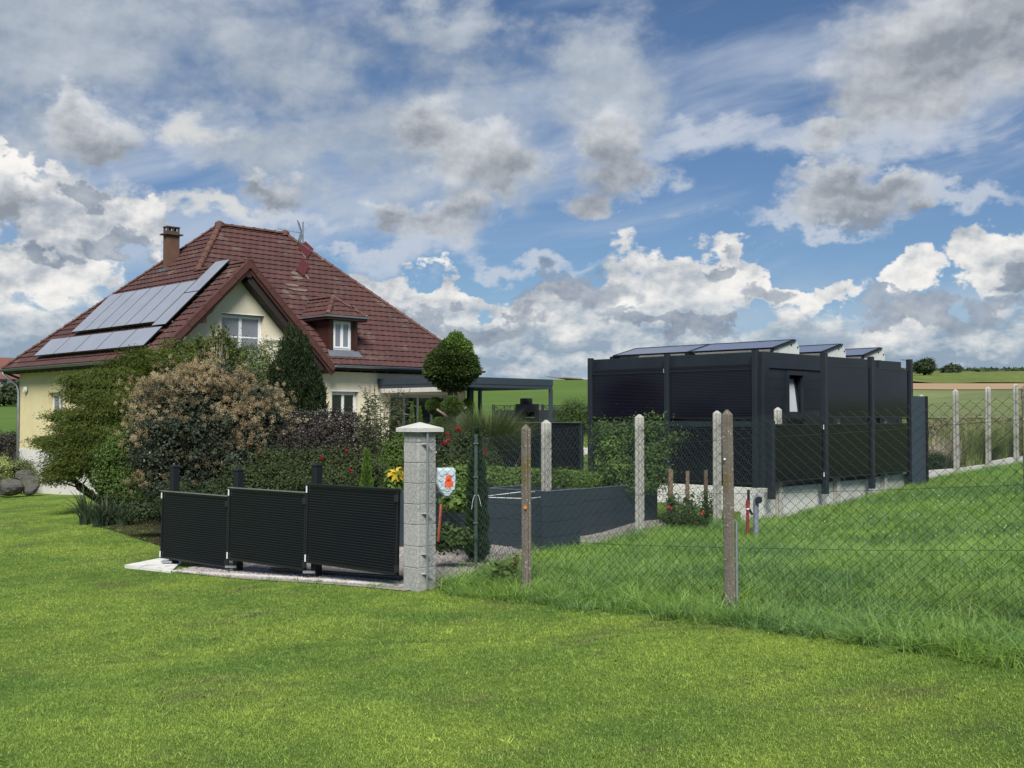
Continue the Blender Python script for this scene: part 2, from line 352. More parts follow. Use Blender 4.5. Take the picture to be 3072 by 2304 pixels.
mat('rock', (.105, .10, .095), (.055, .055, .055), .95, 3, .9, 9, .2, c3=(.10, .11, .07), s3=4, t3=(.5, .7), bdist=.06)
mat('gravel', (.36, .33, .31), (.22, .20, .19), .95, 45, 0, None, .1, c3=(.12, .11, .10), s3=60, t3=(.5, .6), coord='World')
mat('pebble', (.42, .38, .36), (.17, .155, .15), .9, 20, 0, None, .2, rnd=.9)
mat('soil', (.035, .028, .018), (.02, .017, .012), .95, 8, .8, 40, .1, coord='World')
mat('brick_dark', (.020, .023, .030), (.014, .016, .022), .7, 4)
mat('fire_black', (.004, .004, .004), None, .9)
mat('chain_green', (.012, .045, .030), (.022, .035, .030), .5, 9, 0, None, .4)
mat('chain_grey', (.035, .060, .058), (.022, .040, .038), .5, 9, 0, None, .4)
mat('wood_stake', (.20, .145, .10), (.12, .085, .06), .9, 8, .4, 40, stretch=(6, 6, 1))
mat('chair_grey', (.36, .37, .37), (.30, .31, .31), .7, 8)
mat('beige', (.42, .37, .29), (.34, .30, .24), .8, 6)
mat('shell_plastic', (.42, .50, .53), (.34, .42, .46), .4, 12, 0, None, .5)
mat('orange', (.62, .08, .025), (.55, .07, .02), .5, 5)
mat('orange_disc', (.50, .17, .02), (.42, .13, .02), .5, 5)
mat('orange_rod', (.40, .075, .03), (.3, .05, .02), .5, 5)
mat('red_valve', (.20, .02, .022), (.2, .02, .02), .5, 5)
mat('blue_pipe', (.18, .21, .26), (.12, .14, .18), .5, 5)
mat('screen_fabric', (.50, .48, .45), (.44, .42, .40), .8, 4)
mat('bark', (.27, .22, .18), (.13, .105, .085), .95, 6, .8, 22, .1, stretch=(1, 1, .3))
mat('bark_dark', (.045, .038, .03), (.025, .02, .016), .95, 6, .8, 22, .1)
def leafm(name, c1, c2, **k): mat(name, c1, c2, k.pop('rough', .5), k.pop('scale', 2.2), spec=k.pop('spec', .16), trans=k.pop('trans', .28), rnd=k.pop('rnd', .55), contrast=1.3, **k)
leafm('leaf_maple', (.115, .140, .028), (.040, .066, .014))
leafm('leaf_laurel', (.14, .17, .055), (.06, .09, .025))
leafm('leaf_cotinus', (.060, .072, .045), (.026, .038, .028))
leafm('smoke_plume', (.40, .31, .18), (.25, .185, .105), trans=.35)
leafm('smoke_pale', (.58, .47, .29), (.40, .32, .19), trans=.35)
leafm('leaf_yew', (.034, .055, .020), (.011, .020, .009), trans=.12)
leafm('leaf_privet', (.10, .16, .035), (.045, .08, .02))
leafm('leaf_purple', (.070, .060, .052), (.030, .030, .026))
leafm('leaf_silver', (.34, .32, .30), (.2, .19, .18))
leafm('leaf_buddleia', (.11, .135, .065), (.055, .08, .038))
leafm('spike_brown', (.07, .05, .04), (.04, .03, .025))
leafm('leaf_rose', (.060, .085, .030), (.035, .045, .020))
leafm('petal_red', (.42, .015, .045), (.28, .010, .03), trans=.3)
leafm('leaf_thuja', (.13, .22, .04), (.06, .12, .02))
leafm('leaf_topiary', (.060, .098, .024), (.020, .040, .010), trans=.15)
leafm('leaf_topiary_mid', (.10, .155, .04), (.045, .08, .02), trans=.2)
leafm('leaf_topiary_lit', (.15, .23, .05), (.08, .14, .03), trans=.25)  # sunlit top of the topiary head, put into a paler leaf colour
leafm('leaf_cypress', (.034, .068, .030), (.016, .034, .018), trans=.12)
leafm('leaf_veg', (.15, .24, .05), (.07, .13, .03))
leafm('leaf_tomato', (.09, .14, .045), (.045, .08, .025))
leafm('leaf_yellow', (.62, .46, .05), (.42, .32, .04))
leafm('leaf_dark', (.05, .075, .03), (.022, .038, .016))
leafm('leaf_far', (.035, .055, .022), (.018, .030, .013), trans=.1)
leafm('leaf_strap', (.07, .10, .055), (.03, .05, .03))
leafm('grass_clump', (.17, .21, .09), (.08, .11, .05))
leafm('grass_gold', (.38, .43, .17), (.18, .23, .08))
leafm('heath_weed', (.27, .235, .15), (.17, .16, .08))
leafm('fountain_grass', (.16, .21, .085), (.055, .085, .032))
leafm('grass_pink', (.62, .52, .44), (.42, .34, .26))
leafm('weed_leaf', (.12, .19, .05), (.06, .10, .03))
leafm('dry_brown', (.16, .105, .07), (.09, .055, .035))
def position_mat(name, build):
    m = bpy.data.materials.new(name); m.use_nodes = True; t = m.node_tree; b = t.nodes['Principled BSDF']
    pos = t.nodes.new('ShaderNodeNewGeometry').outputs['Position']; build(m, t, b, pos); M[name] = m
def lawn_col(t, pos, k=1.0):
    n1 = noise(t, vscale(t, pos, (1, 1.15, 1)), .36, 6, .62); n2 = noise(t, pos, 1.2, 6, .65); n3 = noise(t, vscale(t, pos, (1, 1.2, 1), (4, 9, 0)), .6, 6, .68)
    c = mixc(t, ((n1 - .5) * 3.6 + (n2 - .5) * 1.8 + .5).clamp(), (.350 * k, .485 * k, .088 * k), (.190 * k, .325 * k, .066 * k))
    c = mixc(t, n3.step(.54, .70) * .8, c, (.220 * k, .250 * k, .095 * k))
    n4 = noise(t, vscale(t, pos, (1, 1.5, 1), (1, 3, 0)), .8, 5, .6)
    n5 = noise(t, pos, 5.5, 4, .6); c = mixc(t, n5.step(.58, .70) * .45, c, (.14 * k, .20 * k, .065 * k))
    return mixc(t, n4.step(.62, .76) * .6, c, (.42 * k, .40 * k, .16 * k))
def b_lawn(m, t, b, pos):
    c = lawn_col(t, pos, .55)
    f = noise(t, pos, 70, 6, .7)
    t.links.new(mixc(t, f.step(.3, .72), mixc(t, 1.0, c, (.45, .5, .5), 'MULTIPLY'), c), b.inputs['Base Color'])
    b.inputs['Roughness'].default_value = .9; b.inputs['Specular IOR Level'].default_value = .1
    bn = t.nodes.new('ShaderNodeBump'); bn.inputs['Strength'].default_value = .8; bn.inputs['Distance'].default_value = .03
    t.links.new(f.s, bn.inputs['Height']); t.links.new(bn.outputs[0], b.inputs['Normal'])
position_mat('ground_lawn', b_lawn)
def b_blade(k, tint=None):
    def f(m, t, b, pos):
        c = lawn_col(t, pos, k)
        ri = S(t.nodes.new('ShaderNodeNewGeometry').outputs['Random Per Island'], t)
        oi = S(t.nodes.new('ShaderNodeObjectInfo').outputs['Random'], t)
        c = mixc(t, (ri * .6 + oi * .4), mixc(t, 1.0, c, (.45, .52, .55), 'MULTIPLY'), mixc(t, 1.0, c, (1.4, 1.3, 1.25), 'MULTIPLY'))
        if tint: c = mixc(t, 1.0, c, tint, 'MULTIPLY')
        t.links.new(c, b.inputs['Base Color']); b.inputs['Roughness'].default_value = .55; b.inputs['Specular IOR Level'].default_value = .25
        tr = t.nodes.new('ShaderNodeBsdfTranslucent'); t.links.new(c, tr.inputs[0])
        mx = t.nodes.new('ShaderNodeMixShader'); mx.inputs[0].default_value = .35
        t.links.new(b.outputs[0], mx.inputs[1]); t.links.new(tr.outputs[0], mx.inputs[2]); t.links.new(mx.outputs[0], t.nodes['Material Output'].inputs[0])
    return f
position_mat('blade_lawn', b_blade(1.0))
def b_meadow(m, t, b, pos):
    n1 = noise(t, pos, .5, 5, .6); n2 = noise(t, pos, 2.2, 5, .6)
    ri = S(t.nodes.new('ShaderNodeNewGeometry').outputs['Random Per Island'], t)
    c = mixc(t, ((n1 - .5) * 3.2 + (n2 - .5) * 1.4 + .5).clamp(), (.120, .255, .070), (.270, .430, .070))
    c = mixc(t, ri.step(.80, 1.0) * .7, c, (.26, .34, .17))
    c = mixc(t, ri.step(.0, .5), mixc(t, 1.0, c, (.6, .65, .75), 'MULTIPLY'), c)
    t.links.new(c, b.inputs['Base Color']); b.inputs['Roughness'].default_value = .45; b.inputs['Specular IOR Level'].default_value = .35
    tr = t.nodes.new('ShaderNodeBsdfTranslucent'); t.links.new(c, tr.inputs[0])
    mx = t.nodes.new('ShaderNodeMixShader'); mx.inputs[0].default_value = .35
    t.links.new(b.outputs[0], mx.inputs[1]); t.links.new(tr.outputs[0], mx.inputs[2]); t.links.new(mx.outputs[0], t.nodes['Material Output'].inputs[0])
position_mat('blade_meadow', b_meadow)
def b_mossy(m, t, b, pos):
    n1 = noise(t, pos, 14, 8, .65); n2 = noise(t, vscale(t, pos, (1, 1, .6)), 3.0, 5, .6); n3 = noise(t, pos, 48, 3, .5); n4 = noise(t, vscale(t, pos, (1, 1, .5), (5, 5, 5)), 5.5, 4, .6)
    c = mixc(t, n1, (.165, .15, .13), (.085, .072, .058))
    c = mixc(t, n2.step(.54, .68) * .7, c, (.105, .080, .022))
    c = mixc(t, n4.step(.60, .70) * .7, c, (.05, .062, .02))
    c = mixc(t, n3.step(.63, .67) * .85, c, (.38, .36, .31))
    t.links.new(c, b.inputs['Base Color']); b.inputs['Roughness'].default_value = .95; b.inputs['Specular IOR Level'].default_value = .1
    bn = t.nodes.new('ShaderNodeBump'); bn.inputs['Strength'].default_value = .8; bn.inputs['Distance'].default_value = .01
    t.links.new((n1 + n3).s, bn.inputs['Height']); t.links.new(bn.outputs[0], b.inputs['Normal'])
position_mat('mossy_post', b_mossy)
def b_glass(col, rough):
    def f(m, t, b, pos):
        b.inputs['Base Color'].default_value = col + (1,); b.inputs['Roughness'].default_value = rough; b.inputs['IOR'].default_value = 1.55
        b.inputs['Specular IOR Level'].default_value = .7
    return f
position_mat('pane', b_glass((.018, .02, .024), .04))
position_mat('pane_sky_tint', b_glass((.16, .18, .21), .05))  # light-blue reflection put into the glass colour, no curtain behind
position_mat('pane_bright', b_glass((.45, .50, .53), .06))
def b_pv(lines, base, line, rough, spec, ior):
    def f(m, t, b, pos):
        sp = t.nodes.new('ShaderNodeSeparateXYZ'); t.links.new(t.nodes.new('ShaderNodeTexCoord').outputs['Object'], sp.inputs[0])
        z = S(sp.outputs[2], t); k = (z * lines).f('FRACT').step(.62, .80)
        wob = noise(t, pos, 1.5, 3)
        t.links.new(mixc(t, k * .8, mixc(t, wob, base, tuple(x * 1.4 for x in base)), line), b.inputs['Base Color'])
        b.inputs['Roughness'].default_value = rough; b.inputs['Specular IOR Level'].default_value = spec; b.inputs['IOR'].default_value = ior
        bn = t.nodes.new('ShaderNodeBump'); bn.inputs['Strength'].default_value = .08; bn.inputs['Distance'].default_value = .02
        t.links.new(wob.s, bn.inputs['Height']); t.links.new(bn.outputs[0], b.inputs['Normal'])
    return f
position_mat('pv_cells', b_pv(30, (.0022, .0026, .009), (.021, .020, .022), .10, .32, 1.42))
position_mat('pv_cells_roof', b_pv(0.01, (.21, .225, .26), (.22, .22, .25), .28, 1.0, 2.0))  # pale base colour stands in for sky reflected on dark cells
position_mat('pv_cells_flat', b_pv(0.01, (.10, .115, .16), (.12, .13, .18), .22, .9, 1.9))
def b_field(c1, c2, sx, sy, sc):
    def f(m, t, b, pos):
        n = noise(t, vscale(t, pos, (sx, sy, 1)), sc, 6, .65); n2 = noise(t, pos, .02, 3)
        t.links.new(mixc(t, ((n - .5) * 2.5 + (n2 - .5) * 1.5 + .5).clamp(), c1, c2), b.inputs['Base Color'])
        b.inputs['Roughness'].default_value = .95; b.inputs['Specular IOR Level'].default_value = .05
    return f
position_mat('field_green', b_field((.095, .155, .035), (.065, .115, .028), 1, 2.2, .12))
position_mat('field_tan', b_field((.36, .26, .16), (.29, .21, .13), .5, 3, .1))
position_mat('field_maize', b_field((.17, .20, .06), (.08, .115, .032), .8, 1.5, .5))
position_mat('field_pale', b_field((.20, .24, .10), (.105, .135, .055), .12, 2.5, .12))
position_mat('scrub', b_field((.22, .19, .12), (.15, .17, .07), 1, 1, .6))
position_mat('forest_far', b_field((.020, .034, .026), (.010, .020, .016), 1, 1, .02))  # dark blue-green of distance put into the ridge colour, no air built
# ------------------------------------------------------------------ land
def terrain():
    xs = np.concatenate([-np.geomspace(5200, 30, 46), np.arange(-29, 30, .5), np.geomspace(30, 5200, 46)])
    ys = np.concatenate([[-400, -150, -50, -20, -8, -3], np.arange(0, 62, .5), np.geomspace(62.5, 4200, 80)])
    X, Y = np.meshgrid(xs, ys); Z = ground(X, Y)
    v = np.stack([X, Y, Z], -1).reshape(-1, 3); nx = len(xs)
    i = np.arange(len(ys) - 1)[:, None] * nx + np.arange(nx - 1)[None]; i = i.ravel()
    f = np.stack([i, i + 1, i + nx + 1, i + nx], 1)
    return tag(arrmesh('ground', v, f, 'ground_lawn', smooth=True), kind='structure')
terrain()
def sheet(name, poly, m, lift=.004, step=.5, kind='structure', jag=0.0, maxh=None):
    poly = np.array(poly, float); x0, y0 = poly.min(0); x1, y1 = poly.max(0)
    xs = np.arange(x0, x1 + step, step); ys = np.arange(y0, y1 + step, step)
    import bmesh
    bm = bmesh.new(); X, Y = np.meshgrid(xs, ys); Z = ground(X, Y) + lift
    vs = [[bm.verts.new((X[j, i], Y[j, i], 0)) for i in range(len(xs))] for j in range(len(ys))]
    for j in range(len(ys) - 1):
        for i in range(len(xs) - 1): bm.faces.new((vs[j][i], vs[j][i + 1], vs[j + 1][i + 1], vs[j + 1][i]))
    n = len(poly); area = sum(poly[i][0] * poly[(i + 1) % n][1] - poly[(i + 1) % n][0] * poly[i][1] for i in range(n))
    s = 1 if area > 0 else -1
    for i in range(n):
        a, b = poly[i], poly[(i + 1) % n]; d = b - a; nn = np.array([d[1], -d[0]]) * s
        bmesh.ops.bisect_plane(bm, geom=bm.verts[:] + bm.edges[:] + bm.faces[:], plane_co=(a[0], a[1], 0), plane_no=(nn[0], nn[1], 0), clear_outer=True)
    co = np.array([v.co[:] for v in bm.verts]); z = ground(co[:, 0], co[:, 1]) + lift
    for v, zz in zip(bm.verts, z): v.co.z = zz
    me = bpy.data.meshes.new(name); bm.to_mesh(me); bm.free(); me.materials.append(M[m])
    me.polygons.foreach_set('use_smooth', [True] * len(me.polygons))
    return tag(link(bpy.data.objects.new(name, me)), kind=kind)
def q(px_l, px_r, Y0, Y1): return [(Y0 * (px_l - 1536) / F, Y0), (Y0 * (px_r - 1536) / F, Y0), (Y1 * (px_r - 1536) / F, Y1), (Y1 * (px_l - 1536) / F, Y1)]
sheet('green_field', q(200, 2350, 62, 240), 'field_green', .06, 3)
sheet('left_field', q(-600, 190, 62, 170), 'field_green', .06, 3)
sheet('left_meadow', q(-600, 190, 171, 420), 'scrub', .06, 6)
sheet('pale_field', q(2360, 4200, 62, 148), 'field_pale', .06, 3)
sheet('tan_field', q(2300, 4200, 151, 236), 'field_tan', .10, 5)
mz = sheet('maize_field', q(2250, 4200, 240, 430), 'field_maize', .5, 5)
co = np.empty(len(mz.data.vertices) * 3); mz.data.vertices.foreach_get('co', co); co = co.reshape(-1, 3)
co[:, 2] += rng.normal(0, .22, len(co)) - .3 * (co[:, 1] < 241); mz.data.vertices.foreach_set('co', co.ravel())
sheet('scrub_strip', q(2690, 4000, 33, 46), 'scrub', .03, 1)
def ridge(name, Y, pts, m, depth=300, amp=3, seed=0):
    r_ = np.random.default_rng(seed); xs = np.arange(pts[0][0], pts[-1][0], Y * .0009)
    base = np.interp(xs, [p[0] for p in pts], [2 + (HOR - p[1]) / F * Y for p in pts])
    n = base + amp * (np.sin(xs * .013) + .6 * np.sin(xs * .041 + 1)) + r_.normal(0, amp * .6, len(xs))
    v = []; K = 5
    for k in range(K):
        t = k / (K - 1); z = (n + 60) * math.sin(t * math.pi / 2) - 60 + (r_.normal(0, amp * .5, len(xs)) if 0 < k < K - 1 else 0)
        v.append(np.stack([xs, np.full_like(xs, Y + t * depth) + r_.normal(0, 6, len(xs)), z], -1))
    v.append(np.stack([xs, np.full_like(xs, Y + depth * 2.2), np.full_like(xs, -60)], -1))
    v = np.concatenate(v); nx = len(xs); i = (np.arange(K)[:, None] * nx + np.arange(nx - 1)[None]).ravel()
    return tag(arrmesh(name, v, np.stack([i, i + 1, i + nx + 1, i + nx], 1), m), kind='structure')
def PX(px, Y): return Y * (px - 1536) / F
ridge('hills', 2600, [(PX(-1500, 2600), 1112), (PX(0, 2600), 1112), (PX(300, 2600), 1118), (PX(900, 2600), 1150), (PX(2500, 2600), 1130), (PX(2700, 2600), 1100), (PX(2830, 2600), 1110), (PX(2950, 2600), 1109), (PX(3072, 2600), 1102), (PX(3700, 2600), 1090), (PX(4600, 2600), 1100)], 'forest_far')
# lawn / meadow outlines
EDGE = [gpix(*p) for p in ((1225, 1778), (1500, 1800), (1800, 1835), (2200, 1880), (2600, 1935), (3072, 2010))]
EDGE = [(-1.35, 13.1)] + [(p.x, p.y) for p in EDGE] + [(5.2, 4.6), (9, 1.0)]
def edge_y(x): return np.interp(x, [p[0] for p in EDGE], [p[1] for p in EDGE])
REAR = lambda px: 15.9 / (.965 - (px - 1536) / F)          # depth of the rear fence line at a bearing
RG0 = Vector((REAR(1639) * (1639 - 1536) / F, REAR(1639), 0)); RG1 = Vector((REAR(3046) * (3046 - 1536) / F, REAR(3046), 0))
RD = (RG1 - RG0).normalized(); RN = Vector((RD.y, -RD.x, 0))    # RN points to the meadow side
KERB = [gpix(1232, 1768), gpix(1040, 1752), gpix(760, 1733), gpix(510, 1716)]
# gravel
sheet('gravel_strip', [(-1.25, 13.0), (KERB[3].x, KERB[3].y), (KERB[3].x + 1.1, KERB[3].y + 1.6), (-.3, 14.6), (-.6, 13.3)], 'gravel', .012, .3)
GB = lambda Y: np.interp(Y, [13.1, 17.0], [-.80, .50])       # left edge of the long grass
sheet('gravel_path', [(-1.15, 13.3), (-.82, 13.1), (.50, 17.0), (2.5, 19.2), (1.6, 21), (-2.2, 17.6), (-3.4, 15.6)], 'gravel', .016, .3)
sheet('gravel_patch', [(.72, 17.3), (3.3, 20.0), (2.9, 21.1), (.8, 18.85)], 'gravel', .022, .3)
sheet('garden_soil', [(-3.6, 15.8), (-2.0, 17.2), (3.0, 21), (1.5, 28), (-6, 33), (-9.2, 31), (-9.4, 24), (-7.5, 21), (-5.4, 18.6)], 'soil', .010, .5)
def pebbles():
    k = 14000; P = rng.uniform(0, 1, (k, 2)); K0, K3 = np.array([-1.2, 13.1]), np.array([KERB[3].x, KERB[3].y])
    p = K0 + (K3 - K0) * P[:, :1] + np.array([.6, .8]) * P[:, 1:] * 1.5
    yy = rng.uniform(13.3, 18.5, k); p2 = np.stack([np.interp(yy, [13.1, 17, 19.2], [-.82, .5, 2.5]) - rng.uniform(0, 2.6, k) ** 1.0, yy], 1); p2 = p2[p2[:, 0] > np.interp(p2[:, 1], [13.2, 15.6, 17.6], [-1.1, -3.4, -2.2])]
    p = np.concatenate([p, p2]); k = len(p)
    s = rng.uniform(.006, .016, k); c = np.stack([p[:, 0], p[:, 1], ground(p[:, 0], p[:, 1]) + .018], 1)
    o = np.array([[1, 0, 0], [0, 1, 0], [-1, 0, 0], [0, -1, 0], [0, 0, 1.0]]); a = rng.uniform(0, 6.3, k)
    ro = np.stack([o[None, :, 0] * np.cos(a)[:, None] - o[None, :, 1] * np.sin(a)[:, None], o[None, :, 0] * np.sin(a)[:, None] + o[None, :, 1] * np.cos(a)[:, None], np.tile(o[None, :, 2], (k, 1))], -1)
    v = c[:, None] + ro * s[:, None, None] * rng.uniform(.7, 1.3, (k, 1, 3)); b = np.arange(k)[:, None] * 5
    f = np.concatenate([b + np.array([[i, (i + 1) % 4, 4]]) for i in range(4)])
    tag(arrmesh('gravel_stones', v.reshape(-1, 3), f, 'pebble'), kind='stuff')
pebbles()
# ------------------------------------------------------------------ grass by geometry nodes
def blade_arrays(base, h, w, lean, az, segs=2, r_=rng):
    n = len(base); d = np.stack([np.cos(az), np.sin(az), np.zeros(n)], 1); s = np.stack([-np.sin(az + r_.normal(0, .6, n)), np.cos(az), np.zeros(n)], 1)
    V_ = []
    for k in range(segs + 1):
        t = k / segs
        c = base + d * (lean * t * t * h)[:, None] + np.array([0, 0, 1.0]) * (h * (t - .35 * np.minimum(lean, 1.6) * t * t))[:, None]
        ww = (w * (1 - t) ** .7)[:, None] * s * .5 if k < segs else 0 * s
        V_ += [c - ww, c + ww]
    v = np.stack(V_, 1); m = 2 * (segs + 1); b = np.arange(n)[:, None] * m
    f = np.concatenate([b + np.array([[2 * k, 2 * k + 1, 2 * k + 3, 2 * k + 2]]) for k in range(segs)])
    return v.reshape(-1, 3), f
def clump(name, n, rad, h, w, lean, m, segs=2):
    base = np.zeros((n, 3)); a = rng.uniform(0, 6.28, n); rr = rad * np.sqrt(rng.uniform(0, 1, n)); base[:, 0] = rr * np.cos(a); base[:, 1] = rr * np.sin(a); base[:, 2] = -.01
    v, f = blade_arrays(base, h * rng.uniform(.5, 1.15, n), w * rng.uniform(.7, 1.3, n), lean * rng.uniform(.2, 1.4, n), rng.uniform(0, 6.28, n), segs)
    return arrmesh(name, v, f, m, do_link=False)
def emitter(name, inside, x0, x1, y0, y1, step):
    xs = np.arange(x0, x1, step); ys = np.arange(y0, y1, step); X, Y = np.meshgrid(xs, ys)
    Z = ground(X, Y); v = np.stack([X, Y, Z], -1).reshape(-1, 3); nx = len(xs)
    i = (np.arange(len(ys) - 1)[:, None] * nx + np.arange(nx - 1)[None]).ravel(); f = np.stack([i, i + 1, i + nx + 1, i + nx], 1)
    c = v[f].mean(1); keep = inside(c[:, 0], c[:, 1]); f = f[keep]
    used, inv = np.unique(f, return_inverse=True); return v[used], inv.reshape(-1, 4)
def scatter(name, v, f, clumps, density, smin, smax, label=None, cat=None, seed=0, tilt=.15):
    o = arrmesh(name, v, f, 'blade_lawn'); tag(o, label, cat, kind='stuff')
    c = bpy.data.collections.new(name + '_source')
    for k in clumps: c.objects.link(k)
    ng = bpy.data.node_groups.new(name, 'GeometryNodeTree'); ng.is_modifier = True
    ng.interface.new_socket('Geometry', in_out='INPUT', socket_type='NodeSocketGeometry'); ng.interface.new_socket('Geometry', in_out='OUTPUT', socket_type='NodeSocketGeometry')
    N = ng.nodes; L = ng.links; gi = N.new('NodeGroupInput'); go = N.new('NodeGroupOutput')
    dp = N.new('GeometryNodeDistributePointsOnFaces'); dp.inputs['Density'].default_value = density; dp.inputs['Seed'].default_value = seed
    ip = N.new('GeometryNodeInstanceOnPoints'); ci = N.new('GeometryNodeCollectionInfo'); ci.inputs['Collection'].default_value = c
    ci.inputs['Separate Children'].default_value = True; ci.inputs['Reset Children'].default_value = True; ip.inputs['Pick Instance'].default_value = True
    rv = N.new('FunctionNodeRandomValue'); rv.data_type = 'FLOAT_VECTOR'; rv.inputs[0].default_value = (-tilt, -tilt, 0); rv.inputs[1].default_value = (tilt, tilt, 6.28)
    rs = N.new('FunctionNodeRandomValue'); rs.data_type = 'FLOAT'; rs.inputs[2].default_value = smin; rs.inputs[3].default_value = smax
    ri = N.new('FunctionNodeRandomValue'); ri.data_type = 'INT'; ri.inputs[4].default_value = 0; ri.inputs[5].default_value = len(clumps) - 1
    L.new(gi.outputs[0], dp.inputs['Mesh']); L.new(dp.outputs['Points'], ip.inputs['Points']); L.new(ci.outputs[0], ip.inputs['Instance'])
    L.new(ri.outputs[2], ip.inputs['Instance Index'])
    e2 = N.new('FunctionNodeEulerToRotation'); L.new(rv.outputs[0], e2.inputs[0]); L.new(e2.outputs[0], ip.inputs['Rotation'])
    L.new(rs.outputs[1], ip.inputs['Scale']); L.new(ip.outputs[0], go.inputs[0])
    md = o.modifiers.new('scatter', 'NODES'); md.node_group = ng
    return o
def vis(X, Y, m=.06): return (np.abs(X / np.maximum(Y, .1)) < .4613 + m)
def in_lawn(X, Y):
    kerb = np.interp(X, [KERB[3].x - .9, KERB[3].x, KERB[2].x, KERB[1].x, KERB[0].x, -1.35], [KERB[3].y + .35, KERB[3].y, KERB[2].y, KERB[1].y, KERB[0].y, 13.0])
    front = np.where(X > -1.35, Y < edge_y(X), (Y < kerb - .03) | (X < KERB[3].x - .95))
    left_back = np.where(X < KERB[3].x - .95, Y < np.interp(X, [-24, -17.5, -11.5, -8.5, -7, -5.6], [40.5, 39.8, 33.2, 26.6, 22, 17.5]), True)
    return front & left_back & (Y > 3)
lawn_c = [clump('lawn_clump', 34, .05, .024, .0042, 1.0, 'blade_lawn') for _ in range(4)]
v, f = emitter('l', lambda X, Y: in_lawn(X, Y) & vis(X, Y), -5, 5, 5.0, 10, .1); scatter('lawn_grass', v, f, lawn_c, 1150, .45, 1.5, seed=1)
v, f = emitter('l', lambda X, Y: in_lawn(X, Y) & vis(X, Y), -8, 4, 10, 16, .1); scatter('lawn_grass_middle', v, f, lawn_c, 480, .6, 1.8, seed=2)
v, f = emitter('l', lambda X, Y: in_lawn(X, Y) & vis(X, Y), -20, -1, 16, 41, .15); scatter('lawn_grass_far', v, f, lawn_c, 150, 1.3, 2.2, seed=3)
weed_c = [clump('lawn_weed', 10, .030, .016, .011, 2.6, 'blade_lawn') for _ in range(3)] + [clump('lawn_weed', 12, .05, .042, .0045, 1.5, 'blade_lawn', 3)]
v, f = emitter('l', lambda X, Y: in_lawn(X, Y) & vis(X, Y), -6, 5, 5.0, 13, .1); scatter('lawn_weeds', v, f, weed_c, 60, .6, 1.5, seed=9, tilt=.4)
def in_meadow(X, Y):
    d = (X - RG0.x) * RN.x + (Y - RG0.y) * RN.y
    return (d > .06) & (Y > edge_y(X)) & (X > GB(Y) + np.where(Y < 17, 0, -9)) & (X > -1.15)
mead_c = [clump('meadow_clump', 24, .085, .19, .0075, 1.5, 'blade_meadow', 3) for _ in range(4)]
v, f = emitter('m', lambda X, Y: in_meadow(X, Y) & vis(X, Y, .08), -1.2, 15, 5.5, 32, .15); scatter('meadow_grass', v, f, mead_c, 210, .35, 1.15, seed=4, tilt=.45)
def in_border(X, Y):
    ey = edge_y(X); return (Y > ey - .02) & (Y < ey + .95) & (X > GB(Y)) & (X > -1.0) & (X < 6.5)
tall_c = [clump('tussock', 34, .11, .34, .009, 1.8, 'blade_meadow', 4) for _ in range(4)]
v, f = emitter('m', in_border, -1.2, 6.5, 5, 14.2, .1); scatter('tall_border_grass', v, f, tall_c, 60, .35, 1.05, seed=5, tilt=.4)
def in_fl(X, Y): return (np.abs((X - RG0.x) * RN.x + (Y - RG0.y) * RN.y - .16) < .16) & (X > 2.4) & (X < 14)
v, f = emitter('m', in_fl, -.3, 14, 12, 31, .1); scatter('fence_foot_grass', v, f, tall_c, 22, .3, .65, seed=6, tilt=.4)
v, f = emitter('m', lambda X, Y: (np.abs(Y - np.interp(X, [KERB[3].x, KERB[0].x], [KERB[3].y, KERB[0].y]) + .06) < .06) & (X > -5.2) & (X < -1.2), -5.2, -1.2, 12, 17, .05); scatter('kerb_grass', v, f, mead_c, 60, .3, .7, seed=8)
def clover():
    pts = [];
    while len(pts) < 90:
        px, row = rng.uniform(2350, 3060), rng.uniform(1470, 1640); p = gpix(px, row)
        if in_meadow(np.array(p.x), np.array(p.y)): pts.append((p.x, p.y, p.z + rng.uniform(.10, .17)))
    mb = MB()
    for p in pts: mb.tube([(p[0], p[1], p[2] - .012), (p[0], p[1], p[2] + .0), (p[0], p[1], p[2] + .010)], [.004, .009, .003], 5)
    tag(mb.build('clover_flowers', mat('clover', (.62, .62, .52), (.5, .52, .4), .8)), kind='stuff')
clover()
# ------------------------------------------------------------------ house (local x = u along the front, local y = v along the side)
HF = Frame(-10.95, 34.0)
house = empty('house', HF.o, R(45), 'cream rendered house under a steep red-brown tiled roof with solar panels and a dormer', 'house')
ZE = 3.85; KF = 5.4 / 5.54; RA = 3.25; RZ = ZE + RA; GR = 6.62
def wall_open(mb, ax, c0, c1, t0, t1, z0, z1, ops):    # wall across axis ax between c0,c1 (thickness), along t, with openings (t0,t1,z0,z1)
    ts = sorted({t0, t1, *[o[0] for o in ops], *[o[1] for o in ops]}); zs = sorted({z0, z1, *[o[2] for o in ops], *[o[3] for o in ops]})
    for i in range(len(ts) - 1):
        for j in range(len(zs) - 1):
            tm, zm = (ts[i] + ts[i + 1]) / 2, (zs[j] + zs[j + 1]) / 2
            if any(o[0] < tm < o[1] and o[2] < zm < o[3] for o in ops): continue
            if ax == 'b': mb.box(ts[i], ts[i + 1], c0, c1, zs[j], zs[j + 1])
            else: mb.box(c0, c1, ts[i], ts[i + 1], zs[j], zs[j + 1])
D1 = (2.54, 4.15, 3.05, 5.40); W2 = (6.93, 8.09, .95, 2.92); SD = (9.55, 12.4, .85, 2.86); W3 = (7.75, 9.0, 1.72, 2.90)
mb = MB(); wall_open(mb, 'b', .45, .75, .75, 13.35, .8, 3.62, [W2, SD, (D1[0], D1[1], D1[2], 3.62)])
